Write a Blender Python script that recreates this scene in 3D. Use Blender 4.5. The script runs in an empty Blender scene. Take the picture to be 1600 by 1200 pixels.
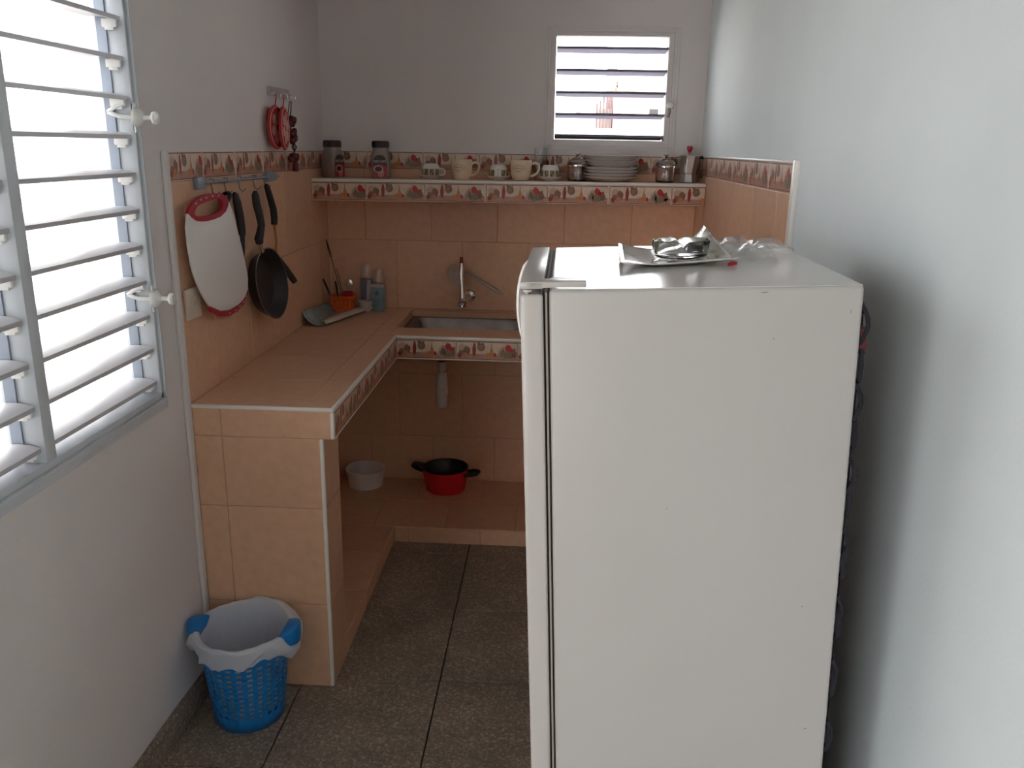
import bpy, bmesh, math, random
from mathutils import Matrix, Vector, Euler
from math import sin, cos, pi, radians

random.seed(4)
SC = bpy.context.scene
COL = SC.collection

# ------------------------------------------------------------------ camera
cam_data = bpy.data.cameras.new('camera')
cam_data.sensor_width = 36.0
cam_data.lens = 1311.27 * 36.0 / 1600.0
cam_data.clip_start = 0.02
cam = bpy.data.objects.new('camera', cam_data)
COL.objects.link(cam)
PITCH, YAW, ROLL = radians(15.7848), radians(-2.7412), radians(1.0431)
fwd = Vector((sin(YAW) * cos(PITCH), cos(YAW) * cos(PITCH), -sin(PITCH)))
rgt = Vector((cos(YAW), -sin(YAW), 0))
upv = rgt.cross(fwd)
r2 = rgt * cos(ROLL) + upv * sin(ROLL)
u2 = -rgt * sin(ROLL) + upv * cos(ROLL)
cm = Matrix.Identity(4)
for i in range(3):
    cm[i][0], cm[i][1], cm[i][2] = r2[i], u2[i], -fwd[i]
cm.translation = Vector((1.0421, 0.0, 1.6505))
cam.matrix_world = cm
SC.camera = cam

# ------------------------------------------------------------------ world, sun, exposure
world = bpy.data.worlds.new('sky')
SC.world = world
world.use_nodes = True
bg = world.node_tree.nodes['Background']
bg.inputs['Color'].default_value = (0.95, 0.97, 1.0, 1)
bg.inputs['Strength'].default_value = 10.5
sun_d = bpy.data.lights.new('sun', 'SUN')
sun_d.energy = 14.0
sun_d.angle = radians(1.0)
sun_d.color = (1.0, 0.95, 0.88)
sun = bpy.data.objects.new('sun', sun_d)
sun.rotation_euler = Vector((-0.45, 0.42, -1.0)).to_track_quat('-Z', 'Y').to_euler()
COL.objects.link(sun)
vs = SC.view_settings
SC.display_settings.display_device = 'sRGB'
vs.view_transform = 'Standard'
vs.look = 'None'
vs.gamma = 1.0
vs.use_curve_mapping = False
vs.exposure = 0.12
SC.cycles.max_bounces = 14
SC.cycles.diffuse_bounces = 8
SC.cycles.transparent_max_bounces = 12
SC.cycles.caustics_reflective = False
SC.cycles.caustics_refractive = False

# ------------------------------------------------------------------ materials
def mat(name, col, rough=0.5, metal=0.0, var=0.0, scale=20.0, bump=0.0, bscale=60.0, objvar=0.0, trans=0.0,
        alpha=1.0, ior=1.45, spec=0.5, coat=0.0, detail=4.0):
    m = bpy.data.materials.new(name)
    m.use_nodes = True
    nt = m.node_tree
    b = nt.nodes['Principled BSDF']
    b.inputs['Base Color'].default_value = (*col, 1)
    b.inputs['Roughness'].default_value = rough
    b.inputs['Metallic'].default_value = metal
    b.inputs['IOR'].default_value = ior
    b.inputs['Specular IOR Level'].default_value = spec
    b.inputs['Transmission Weight'].default_value = trans
    b.inputs['Alpha'].default_value = alpha
    b.inputs['Coat Weight'].default_value = coat
    tc = nt.nodes.new('ShaderNodeTexCoord')
    last = None
    if var > 0:
        n = nt.nodes.new('ShaderNodeTexNoise')
        n.inputs['Scale'].default_value = scale
        n.inputs['Detail'].default_value = detail
        nt.links.new(tc.outputs['Object'], n.inputs['Vector'])
        r = nt.nodes.new('ShaderNodeMapRange')
        r.inputs['From Min'].default_value = 0.3
        r.inputs['From Max'].default_value = 0.7
        r.inputs['To Min'].default_value = 1 - var
        r.inputs['To Max'].default_value = 1 + var
        nt.links.new(n.outputs['Fac'], r.inputs['Value'])
        last = r.outputs['Result']
    if objvar > 0:
        oi = nt.nodes.new('ShaderNodeObjectInfo')
        r = nt.nodes.new('ShaderNodeMapRange')
        r.inputs['To Min'].default_value = 1 - objvar
        r.inputs['To Max'].default_value = 1 + objvar
        nt.links.new(oi.outputs['Random'], r.inputs['Value'])
        if last is not None:
            mu = nt.nodes.new('ShaderNodeMath')
            mu.operation = 'MULTIPLY'
            nt.links.new(last, mu.inputs[0])
            nt.links.new(r.outputs['Result'], mu.inputs[1])
            last = mu.outputs[0]
        else:
            last = r.outputs['Result']
    if last is not None:
        mx = nt.nodes.new('ShaderNodeVectorMath')
        mx.operation = 'SCALE'
        mx.inputs[0].default_value = col
        nt.links.new(last, mx.inputs['Scale'])
        nt.links.new(mx.outputs[0], b.inputs['Base Color'])
    if bump > 0:
        n = nt.nodes.new('ShaderNodeTexNoise')
        n.inputs['Scale'].default_value = bscale
        n.inputs['Detail'].default_value = 3
        nt.links.new(tc.outputs['Object'], n.inputs['Vector'])
        bp = nt.nodes.new('ShaderNodeBump')
        bp.inputs['Strength'].default_value = bump
        bp.inputs['Distance'].default_value = 0.004
        nt.links.new(n.outputs['Fac'], bp.inputs['Height'])
        nt.links.new(bp.outputs['Normal'], b.inputs['Normal'])
    return m

def terrazzo(name, base, joint=False):
    m = mat(name, base, rough=0.55)
    nt = m.node_tree
    b = nt.nodes['Principled BSDF']
    tc = nt.nodes.new('ShaderNodeTexCoord')
    geo = nt.nodes.new('ShaderNodeNewGeometry')
    v = nt.nodes.new('ShaderNodeTexVoronoi')
    v.inputs['Scale'].default_value = 150
    nt.links.new(geo.outputs['Position'], v.inputs['Vector'])
    cr = nt.nodes.new('ShaderNodeValToRGB')
    e = cr.color_ramp.elements
    e[0].position = 0.0
    e[0].color = (base[0] * .68, base[1] * .68, base[2] * .66, 1)
    e[1].position = 1.0
    e[1].color = (base[0] * 1.6, base[1] * 1.55, base[2] * 1.5, 1)
    k = e.new(0.45); k.color = (base[0] * .85, base[1] * .85, base[2] * .85, 1)
    k = e.new(0.8); k.color = (base[0] * 1.15, base[1] * 1.1, base[2] * 1.05, 1)
    sp = nt.nodes.new('ShaderNodeSeparateColor')
    nt.links.new(v.outputs['Color'], sp.inputs[0])
    nt.links.new(sp.outputs[0], cr.inputs['Fac'])
    n = nt.nodes.new('ShaderNodeTexNoise')
    n.inputs['Scale'].default_value = 5
    n.inputs['Detail'].default_value = 5
    nt.links.new(geo.outputs['Position'], n.inputs['Vector'])
    r = nt.nodes.new('ShaderNodeMapRange')
    r.inputs['From Min'].default_value = .3; r.inputs['From Max'].default_value = .7
    r.inputs['To Min'].default_value = .8; r.inputs['To Max'].default_value = 1.2
    nt.links.new(n.outputs['Fac'], r.inputs['Value'])
    mx = nt.nodes.new('ShaderNodeVectorMath'); mx.operation = 'SCALE'
    nt.links.new(cr.outputs['Color'], mx.inputs[0])
    nt.links.new(r.outputs['Result'], mx.inputs['Scale'])
    nt.links.new(mx.outputs[0], b.inputs['Base Color'])
    return m

def film(name, col, transp=0.3, transl=0.5, rough=0.3, gloss=0.12):
    """thin plastic film: diffuse + translucent + transparent + gloss"""
    m = bpy.data.materials.new(name)
    m.use_nodes = True
    nt = m.node_tree
    nt.nodes.remove(nt.nodes['Principled BSDF'])
    out = nt.nodes['Material Output']
    def N(t): return nt.nodes.new(t)
    d, t, tr, g = N('ShaderNodeBsdfDiffuse'), N('ShaderNodeBsdfTranslucent'), N('ShaderNodeBsdfTransparent'), N('ShaderNodeBsdfGlossy')
    d.inputs['Color'].default_value = (*col, 1)
    t.inputs['Color'].default_value = (*col, 1)
    g.inputs['Roughness'].default_value = rough
    a, b, c = N('ShaderNodeMixShader'), N('ShaderNodeMixShader'), N('ShaderNodeMixShader')
    a.inputs[0].default_value = transl
    b.inputs[0].default_value = transp
    c.inputs[0].default_value = gloss
    L = nt.links.new
    L(d.outputs[0], a.inputs[1]); L(t.outputs[0], a.inputs[2])
    L(a.outputs[0], b.inputs[1]); L(tr.outputs[0], b.inputs[2])
    L(b.outputs[0], c.inputs[1]); L(g.outputs[0], c.inputs[2])
    L(c.outputs[0], out.inputs[0])
    return m

M = {}
M['plaster'] = mat('plaster', (.71, .668, .660), .9, var=.03, scale=3, bump=.12, bscale=110)  # warm light and lens cast put into the wall colour
M['plaster_lit_cool'] = mat('plaster_lit_cool', (.735, .805, .825), .85, var=.03, scale=3, bump=.10, bscale=110)  # same wall paint, with the cool light on the right put into its colour
M['ceiling'] = mat('ceiling_paint', (.50, .48, .46), .9, bump=.2)
M['rear'] = mat('rear_paint', (.50, .48, .46), .9, bump=.2)
M['tile'] = mat('tile', (.69, .42, .272), .38, var=.06, scale=35, objvar=.035, detail=6)
M['grout'] = mat('grout', (.50, .34, .25), .9)
M['white_trim'] = mat('white_trim', (.78, .75, .71), .35)
M['cream'] = mat('border_cream', (.66, .52, .41), .35, var=.10, scale=40)
M['b_line'] = mat('border_line', (.20, .055, .04), .35)
M['b_pink'] = mat('border_pink', (.46, .24, .18), .35, var=.15, scale=60)
M['b_red'] = mat('border_red', (.30, .035, .025), .35)
M['b_brown'] = mat('border_brown', (.25, .11, .065), .35, var=.2, scale=90)
M['b_orange'] = mat('border_orange', (.52, .20, .08), .35, var=.15, scale=90)
M['b_olive'] = mat('border_olive', (.24, .17, .11), .35, var=.2, scale=90)
M['b_tomato'] = mat('border_tomato', (.46, .025, .025), .35)
M['b_pale'] = mat('border_pale', (.50, .33, .26), .35, var=.2, scale=80)
M['floor'] = terrazzo('terrazzo', (.27, .225, .18))
M['floor_base'] = mat('floor_joint', (.055, .045, .037), .9)
M['base'] = terrazzo('terrazzo_base', (.25, .205, .165))
M['win'] = mat('window_paint', (.58, .62, .66), .4, var=.05, scale=12)
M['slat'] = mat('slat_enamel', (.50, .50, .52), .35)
M['slat_shaded'] = mat('slat_shaded_enamel', (.19, .19, .24), .9, spec=0.0)  # same slat paint, darkened to carry the shade on the small window's slats
M['channel'] = mat('grey_channel', (.26, .30, .36), .4, metal=.3)
M['white_plastic'] = mat('white_plastic', (.82, .82, .80), .3)
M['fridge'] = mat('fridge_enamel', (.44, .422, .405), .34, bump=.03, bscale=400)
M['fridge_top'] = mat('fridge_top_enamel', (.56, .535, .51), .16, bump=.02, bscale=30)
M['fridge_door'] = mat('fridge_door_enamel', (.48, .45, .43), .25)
M['gasket'] = mat('gasket', (.055, .04, .035), .7)
M['gasket_light'] = mat('gasket_light', (.30, .26, .23), .7)
M['black'] = mat('black_plastic', (.018, .017, .018), .45)
M['black_soft'] = mat('black_nonstick', (.014, .014, .016), .38)
M['coil'] = mat('condenser_black', (.02, .019, .026), .75, spec=.2)
M['chrome'] = mat('chrome', (.75, .75, .76), .12, metal=1)
M['steel'] = mat('brushed_steel', (.30, .275, .26), .42, metal=1, var=.25, scale=14)
M['alu'] = mat('aluminium', (.62, .60, .58), .28, metal=1)
M['copper'] = mat('copper_shaft', (.45, .16, .06), .3, metal=.8)
M['board'] = mat('board_white', (.80, .77, .75), .5)
M['red_plastic'] = mat('red_plastic', (.42, .02, .045), .4)
M['red_enamel'] = mat('red_enamel', (.62, .012, .018), .25)
M['red_cloth'] = mat('red_cloth', (.50, .035, .04), .8)
M['pink_cloth'] = mat('pink_cloth', (.66, .36, .32), .8)
M['chilli'] = mat('dark_red_bead', (.10, .014, .016), .5)
M['cord'] = mat('dark_cord', (.06, .03, .025), .8)
M['ivory'] = mat('ivory_plastic', (.62, .53, .44), .4)
M['white_china'] = mat('white_china', (.80, .77, .74), .25)
M['cream_china'] = mat('cream_china', (.72, .58, .42), .3)
M['print_brown'] = mat('print_brown', (.09, .05, .03), .4)
M['print_olive'] = mat('print_olive', (.30, .24, .13), .4)
M['glass'] = mat('clear_glass', (.97, .98, .98), .02, trans=1, ior=1.45)
M['ash_glass'] = mat('ashtray_glass', (.97, .98, .97), .02, trans=1, ior=1.22)
M['glass_dim'] = mat('glass_dim', (.9, .88, .86), .05, trans=1, ior=1.35)
M['plate'] = mat('plate_grey', (.70, .66, .63), .25)
M['label_dark'] = mat('label_dark', (.04, .022, .025), .4)
M['label_red'] = mat('label_red', (.34, .03, .035), .4)
M['label_pink'] = mat('label_pink', (.55, .20, .20), .4)
M['label_white'] = mat('label_white', (.62, .56, .53), .4)
M['coffee_lid'] = mat('jar_lid', (.035, .022, .024), .45)
M['jar_glass'] = film('jar_glass', (.40, .32, .28), transp=.45, transl=.2, gloss=.10)
M['orange'] = mat('orange_plastic', (.75, .13, .02), .4)
M['carton_blue'] = mat('carton_blue', (.19, .30, .33), .5, var=.15, scale=30)
M['carton_dark'] = mat('carton_dark', (.13, .135, .18), .5, var=.1, scale=20)
M['carton_white'] = mat('carton_white', (.48, .43, .42), .5)
M['mat_teal'] = mat('mat_teal', (.30, .38, .37), .45, var=.3, scale=16)
M['mat_cream'] = mat('mat_cream', (.56, .50, .42), .5, var=.1, scale=30)
M['wood'] = mat('wood_dark', (.10, .04, .03), .6)
M['bin_blue'] = mat('bin_blue', (.008, .19, .56), .35)
M['bag'] = film('bin_bag', (.93, .95, .98), transp=.13, transl=.35, rough=.35, gloss=.06)
M['clearbag'] = film('clear_bag', (.8, .8, .8), transp=.75, transl=.4, rough=.12, gloss=.16)
M['tumbler'] = film('clear_tumbler', (.75, .70, .70), transp=.80, transl=.3, rough=.1, gloss=.12)
M['pvc'] = mat('pvc_white', (.62, .58, .56), .4)
M['tub'] = mat('tub_white', (.74, .71, .69), .35)
M['leaf_grey'] = None
M['ground'] = mat('pale_concrete', (.62, .58, .53), .9, var=.1, scale=2)
M['house_wall'] = mat('house_wall', (.56, .47, .44), .9, var=.15, scale=1.5)
M['house_pink'] = mat('house_pink', (.20, .12, .115), .9)
M['roof_tile'] = mat('roof_tile', (.42, .29, .24), .9, var=.15, scale=3)
M['louvre_brown'] = mat('louvre_brown', (.06, .04, .04), .8)
M['far_white'] = mat('far_white', (.75, .72, .68), .9)
M['light_block_wall'] = mat('light_block_wall', (.36, .365, .37), .9, var=.05, scale=2)
M['dark'] = mat('dark_gap', (.02, .018, .018), .8)

# glossy leaflet print
lm = mat('leaflet_print', (.3, .3, .2), .12, coat=.5)
nt = lm.node_tree
tcn = nt.nodes.new('ShaderNodeTexCoord'); nz = nt.nodes.new('ShaderNodeTexNoise')
nz.inputs['Scale'].default_value = 13; nz.inputs['Detail'].default_value = 5
nt.links.new(tcn.outputs['Object'], nz.inputs['Vector'])
rr = nt.nodes.new('ShaderNodeValToRGB'); el = rr.color_ramp.elements
el[0].position = .33; el[0].color = (.12, .12, .10, 1)
el[1].position = .72; el[1].color = (.62, .58, .22, 1)
q = el.new(.45); q.color = (.32, .31, .26, 1)
q = el.new(.55); q.color = (.30, .30, .17, 1)
q = el.new(.62); q.color = (.45, .44, .40, 1)
nt.links.new(nz.outputs['Fac'], rr.inputs['Fac'])
nt.links.new(rr.outputs['Color'], nt.nodes['Principled BSDF'].inputs['Base Color'])
M['leaflet'] = lm
M['paper'] = mat('paper_white', (.74, .73, .69), .35)

# ------------------------------------------------------------------ mesh builder
class MB:
    def __init__(s):
        s.v, s.f, s.m = [], [], []
    def quad(s, pts, mi=0):
        b = len(s.v); s.v += [tuple(p) for p in pts]
        s.f.append(tuple(range(b, b + len(pts)))); s.m.append(mi)
        return s
    def box(s, x0, y0, z0, x1, y1, z1, mi=0, xf=None):
        b = len(s.v)
        P = [(x0, y0, z0), (x1, y0, z0), (x1, y1, z0), (x0, y1, z0), (x0, y0, z1), (x1, y0, z1), (x1, y1, z1), (x0, y1, z1)]
        if xf is not None: P = [tuple(xf @ Vector(p)) for p in P]
        s.v += P
        for f in ((3, 2, 1, 0), (4, 5, 6, 7), (0, 1, 5, 4), (1, 2, 6, 5), (2, 3, 7, 6), (3, 0, 4, 7)):
            s.f.append(tuple(b + i for i in f)); s.m.append(mi)
        return s
    def rings(s, rings, mi=0, closed=True, cap0=False, cap1=False):
        b = len(s.v); n = len(rings[0])
        for r in rings: s.v += [tuple(p) for p in r]
        for i in range(len(rings) - 1):
            for j in range(n if closed else n - 1):
                k = (j + 1) % n
                s.f.append((b + i * n + j, b + i * n + k, b + (i + 1) * n + k, b + (i + 1) * n + j)); s.m.append(mi)
        if cap0: s.f.append(tuple(b + j for j in range(n - 1, -1, -1))); s.m.append(mi)
        if cap1: s.f.append(tuple(b + (len(rings) - 1) * n + j for j in range(n))); s.m.append(mi)
        return s
    def lathe(s, prof, c=(0, 0, 0), n=24, mi=0, xf=None, cap0=False, cap1=False, a0=0.0):
        R = []
        for r, z in prof:
            ring = [Vector((c[0] + r * cos(a0 + 2 * pi * j / n), c[1] + r * sin(a0 + 2 * pi * j / n), c[2] + z)) for j in range(n)]
            if xf is not None: ring = [xf @ p for p in ring]
            R.append(ring)
        return s.rings(R, mi, True, cap0, cap1)
    def tube(s, pts, r, n=8, mi=0, closed=False, flat=None):
        P = [Vector(p) for p in pts]; N = len(P)
        rad = r if isinstance(r, (list, tuple)) else [r] * N
        ref = Vector((0, 0, 1)); R = []; prev = None
        for i in range(N):
            if closed: t = P[(i + 1) % N] - P[i - 1]
            else: t = P[min(i + 1, N - 1)] - P[max(i - 1, 0)]
            t.normalize()
            if prev is None:
                a = ref if abs(t.dot(ref)) < .9 else Vector((1, 0, 0))
                u = t.cross(a).normalized()
            else:
                u = (prev - t * prev.dot(t)).normalized()
            prev = u; w = t.cross(u)
            fl = flat if flat else (1, 1)
            R.append([P[i] + (u * cos(2 * pi * j / n) * fl[0] + w * sin(2 * pi * j / n) * fl[1]) * rad[i] for j in range(n)])
        if closed: R.append(R[0])
        return s.rings(R, mi, True, not closed, not closed)
    def prism(s, poly, fn, t0, t1, mi=0, mtop=None):
        """poly: list of 2D points; fn(a,b,t) -> 3D"""
        b = len(s.v); n = len(poly)
        s.v += [tuple(fn(a, c, t0)) for a, c in poly] + [tuple(fn(a, c, t1)) for a, c in poly]
        s.f.append(tuple(b + i for i in range(n - 1, -1, -1))); s.m.append(mi)
        s.f.append(tuple(b + n + i for i in range(n))); s.m.append(mi if mtop is None else mtop)
        for i in range(n):
            k = (i + 1) % n
            s.f.append((b + i, b + k, b + n + k, b + n + i)); s.m.append(mi)
        return s
    def sphere(s, c, r, n=12, m=8, mi=0, sc=(1, 1, 1)):
        R = []
        for i in range(1, m):
            a = pi * i / m
            R.append([(c[0] + r * sc[0] * sin(a) * cos(2 * pi * j / n), c[1] + r * sc[1] * sin(a) * sin(2 * pi * j / n), c[2] - r * sc[2] * cos(a)) for j in range(n)])
        return s.rings(R, mi, True, True, True)
    def mesh(s, name, mats, smooth=35, bevel=0.0, bseg=2):
        me = bpy.data.meshes.new(name)
        me.from_pydata(s.v, [], s.f)
        for i, p in enumerate(me.polygons): p.material_index = s.m[i]
        for x in (mats if isinstance(mats, (list, tuple)) else [mats]):
            me.materials.append(M[x] if isinstance(x, str) else x)
        bm = bmesh.new(); bm.from_mesh(me)
        bmesh.ops.recalc_face_normals(bm, faces=bm.faces)
        if bevel > 0:
            es = [e for e in bm.edges if len(e.link_faces) == 2 and e.calc_face_angle(0) > radians(30)]
            bmesh.ops.bevel(bm, geom=es, offset=bevel, segments=bseg, affect='EDGES', clamp_overlap=True, profile=.5)
        bm.to_mesh(me); bm.free()
        if smooth:
            for p in me.polygons: p.use_smooth = True
            me.set_sharp_from_angle(angle=radians(smooth))
        return me
    def build(s, name, mats, parent=None, loc=None, rot=None, **kw):
        return link(name, s.mesh(name, mats, **kw), parent, loc, rot)

def link(name, me, parent=None, loc=None, rot=None):
    o = bpy.data.objects.new(name, me)
    COL.objects.link(o)
    if loc is not None: o.location = loc
    if rot is not None: o.rotation_euler = rot
    if parent is not None: o.parent = parent
    return o

def tag(o, label=None, cat=None, group=None, kind=None):
    if label: o['label'] = label
    if cat: o['category'] = cat
    if group: o['group'] = group
    if kind: o['kind'] = kind
    return o

def thing(name, label, cat, loc=(0, 0, 0), rot=(0, 0, 0), group=None):
    o = bpy.data.objects.new(name, None)
    o.empty_display_size = .05
    COL.objects.link(o); o.location = loc; o.rotation_euler = rot
    return tag(o, label, cat, group)

def struct(o): o['kind'] = 'structure'; return o

def copy_tree(o, parent=None):
    c = o.copy(); COL.objects.link(c)
    if parent is not None: c.parent = parent
    for ch in list(o.children): copy_tree(ch, c)
    return c

def solid(o, t, off=-1):
    m = o.modifiers.new('thickness', 'SOLIDIFY'); m.thickness = t; m.offset = off
    return o

X, Y, Z = Vector((1, 0, 0)), Vector((0, 1, 0)), Vector((0, 0, 1))
_tm = {}
def tile_mesh(w, h, t=.006, m='tile', c=.0014):
    k = (round(w, 4), round(h, 4), t, m)
    if k not in _tm:
        b = MB()
        b.rings([[(0, 0, 0), (w, 0, 0), (w, h, 0), (0, h, 0)], [(0, 0, t - c), (w, 0, t - c), (w, h, t - c), (0, h, t - c)],
                 [(c, c, t), (w - c, c, t), (w - c, h - c, t), (c, h - c, t)]], cap1=True)
        _tm[k] = b.mesh('tile', m, smooth=0)
    return _tm[k]

def put(me, name, parent, origin, right, up):
    o = bpy.data.objects.new(name, me); COL.objects.link(o)
    nrm = right.cross(up); mm = Matrix.Identity(4)
    for i in range(3): mm[i][0], mm[i][1], mm[i][2] = right[i], up[i], nrm[i]
    mm.translation = Vector(origin) - (parent.location if parent is not None and parent.parent is None else Vector((0, 0, 0)))
    o.matrix_basis = mm
    if parent is not None: o.parent = parent
    return o

G = .0024
def tiles(parent, origin, right, up, us, vs_, name='tile', m='tile', t=.006, clip=None):
    """fill a grid; us / vs_ are joint positions along right / up measured from origin"""
    for i in range(len(us) - 1):
        for j in range(len(vs_) - 1):
            w, h = us[i + 1] - us[i] - G, vs_[j + 1] - vs_[j] - G
            if w < .006 or h < .006: continue
            put(tile_mesh(w, h, t, m), name, parent, Vector(origin) + right * (us[i] + G / 2) + up * (vs_[j] + G / 2), right, up)

# printed border tile: kitchen still life in flat colour
BW, BH, BT = .25, .076, .006
MOTIF = []  # (material index, polygon in 0..1 x 0..1, layer)
def blob(cx, cy, rx, ry, n=12, wob=.0, ph=0):
    return [(cx + rx * cos(2 * pi * i / n) * (1 + wob * sin(3 * i + ph)), cy + ry * sin(2 * pi * i / n) * (1 + wob * cos(2 * i + ph))) for i in range(n)]
MOTIF += [(1, [(0, .95), (1, .95), (1, 1), (0, 1)], 1), (2, [(0, .08), (1, .08), (1, .34), (0, .34)], 1),
          (1, [(0, .035), (1, .035), (1, .075), (0, .075)], 1)]
MOTIF += [(8, blob(.10, .62, .075, .22, 12, .12), 2), (4, blob(.17, .50, .055, .24, 11, .15), 3), (4, blob(.08, .38, .05, .16, 10, .1), 3),
          (5, blob(.14, .30, .04, .14, 9, .1), 4), (3, blob(.05, .24, .035, .12, 8, .1), 4)]
MOTIF += [(3, [(.275, .92), (.30, .92), (.315, .62), (.305, .30), (.28, .18), (.258, .34), (.255, .62)], 3)]
MOTIF += [(4, [(.335, .95), (.34, .80), (.355, .72), (.38, .96), (.37, .97)], 2), (4, blob(.395, .70, .062, .22, 14, .03), 3), (6, blob(.385, .72, .03, .12, 9, .05), 4),
          (4, [(.425, .95), (.435, .95), (.45, .76), (.43, .76)], 2)]
MOTIF += [(5, [(.555, .90), (.568, .90), (.572, .66), (.598, .44), (.604, .24), (.59, .16), (.535, .16), (.522, .24), (.528, .44), (.552, .66)], 3),
          (5, blob(.505, .26, .045, .15, 11, .05), 4), (3, blob(.615, .30, .02, .12, 8), 4)]
MOTIF += [(8, [(.66, .42), (.70, .66), (.745, .80), (.80, .62), (.80, .24), (.68, .20)], 2), (6, [(.69, .36), (.735, .66), (.775, .52), (.77, .22), (.70, .20)], 3),
          (6, blob(.84, .34, .10, .22, 13, .18, 1), 3), (4, blob(.92, .42, .04, .26, 10, .2, 2), 4), (7, blob(.825, .68, .048, .19, 11, .12), 5), (7, blob(.875, .58, .03, .12, 8, .1), 5),
          (6, [(.90, .34), (.985, .36), (.985, .28), (.90, .24)], 4), (6, blob(.80, .18, .05, .08, 9, .1), 5)]
_bm = {}
def border_mesh(w, h=BH):
    k = (round(w, 4), round(h, 4))
    if k in _bm: return _bm[k]
    b = MB(); c = .0012; t = BT
    b.rings([[(0, 0, 0), (w, 0, 0), (w, h, 0), (0, h, 0)], [(0, 0, t - c), (w, 0, t - c), (w, h, t - c), (0, h, t - c)],
             [(c, c, t), (w - c, c, t), (w - c, h - c, t), (c, h - c, t)]], cap1=True)
    fw = w / BW
    for mi, poly, lay in MOTIF:
        if min(p[0] for p in poly) > fw - .02: continue
        pts = []
        for px, py in poly:
            pts.append((min(max(px, .008), fw - .008) * BW, min(max(py, .02), .985) * h, t + .00012 * lay))
        b.quad(pts, mi)
    me = b.mesh('border_tile', ['cream', 'b_line', 'b_pink', 'b_red', 'b_brown', 'b_orange', 'b_olive', 'b_tomato', 'b_pale'], smooth=0)
    _bm[k] = me
    return me

def border_row(parent, origin, right, up, joints, h=BH):
    for i in range(len(joints) - 1):
        w = joints[i + 1] - joints[i] - G
        if w < .02: continue
        put(border_mesh(min(w, BW - G + .02), h), 'border_tile', parent, Vector(origin) + right * (joints[i] + G / 2), right, up)

# ------------------------------------------------------------------ dimensions
W, D, YB, ZC = 1.664, 3.83, -4.7, 2.62
YT, YR = 2.26, 2.284
ZT, ZB = 1.6205, 1.5442
CW, CY, CZ = .4231, 3.2352, .9193
TH = .16
T = .006

# ------------------------------------------------------------------ ground outside
g = MB().quad([(-40, -40, -.25), (40, -40, -.25), (40, 60, -.25), (-40, 60, -.25)]).build('ground', 'ground', smooth=0)
struct(g)

# ------------------------------------------------------------------ room shell
LX, LY = -2.6, .70        # behind the viewer the room opens out to the left
fl = MB().box(-TH, LY - TH, -.25, W + TH, D + TH, -.008).box(LX - TH, YB - TH, -.25, W + TH, LY - TH, -.008).build('floor', 'floor_base', smooth=0); struct(fl)
S = .433
xs = [.7167 + S * k for k in range(-2, 4)]
xs = [0.0] + [x for x in xs if 0.02 < x < W - .02] + [W]
ys = [2.749 + S * k for k in range(-8, 4)]
ys = [y for y in ys if -.8 < y < D - .02] + [D]
G0 = G; G = .0045
tiles(fl, (0, 0, -.008), X, Y, xs, ys, 'floor_tile', 'floor', .008)
G = G0
MB().box(LX, YB, -.008, W, ys[0], 0).build('floor_screed', 'floor', fl, smooth=0)
MB().box(LX, ys[0], -.008, -.002, LY - TH, 0).build('floor_screed', 'floor', fl, smooth=0)
ce = MB().box(-TH, LY - TH, ZC, W + TH, D + TH, ZC + .15).box(LX - TH, YB - TH, ZC, W + TH, LY - TH, ZC + .15).build('ceiling', 'ceiling', smooth=0); struct(ce)

# left wall with window opening; it ends behind the viewer where the room widens
WY0, WY1, WZ0, WZ1 = 1.050, 2.112, .985, 2.27
wl = MB()
wl.box(-TH, LY - TH, -.25, 0, D + TH, WZ0).box(-TH, LY - TH, WZ1, 0, D + TH, ZC)
wl.box(-TH, LY - TH, WZ0, 0, WY0, WZ1).box(-TH, WY1, WZ0, 0, D + TH, WZ1)
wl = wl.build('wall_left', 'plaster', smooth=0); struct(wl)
DY0, DY1, DZ = -4.55, -2.0, 2.45   # wide open patio doorway
wf_ = MB().box(LX - TH, LY - TH, -.25, -TH, LY, ZC)
wf_.box(LX - TH, DY1, -.25, LX, LY - TH, ZC).box(LX - TH, YB - TH, -.25, LX, DY0, ZC).box(LX - TH, DY0, DZ, LX, DY1, ZC)
wf_ = wf_.build('wall_side', 'rear', smooth=0); struct(wf_)
# back wall with small window opening
BX0, BX1, BZ0, BZ1 = 1.0, 1.52, 1.668, 2.125
wb = MB()
wb.box(0, D, -.25, W, D + TH, BZ0).box(0, D, BZ1, W, D + TH, ZC).box(0, D, BZ0, BX0, D + TH, BZ1).box(BX1, D, BZ0, W, D + TH, BZ1)
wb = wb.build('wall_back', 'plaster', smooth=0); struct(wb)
wr = MB().box(W, YB - TH, -.25, W + TH, D + TH, ZC).build('wall_right', 'plaster_lit_cool', smooth=0); struct(wr)
RX0, RX1 = -2.5, -1.0              # second open doorway in the rear wall
we = MB().box(RX1, YB - TH, -.25, W, YB, ZC).box(LX, YB - TH, -.25, RX0, YB, ZC).box(RX0, YB - TH, DZ, RX1, YB, ZC)
we = we.build('wall_rear', 'rear', smooth=0); struct(we)
d1 = MB().box(RX0, YB - TH, 0, RX0 + .04, YB + .012, DZ).box(RX1 - .04, YB - TH, 0, RX1, YB + .012, DZ).box(RX0, YB - TH, DZ - .04, RX1, YB + .012, DZ)
d1 = d1.build('door_1', 'win', smooth=0); struct(d1)
d2 = MB().box(LX - TH, DY0, 0, LX + .012, DY0 + .04, DZ).box(LX - TH, DY1 - .04, 0, LX + .012, DY1, DZ).box(LX - TH, DY0, DZ - .04, LX + .012, DY1, DZ)
d2 = d2.build('door_2', 'win', smooth=0); struct(d2)

# wall tiling -------------------------------------------------------
ROW = .3125
def off_rows(): return [CZ - 3 * ROW, CZ - 2 * ROW, CZ - ROW, CZ, CZ + ROW, ZB]
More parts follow.
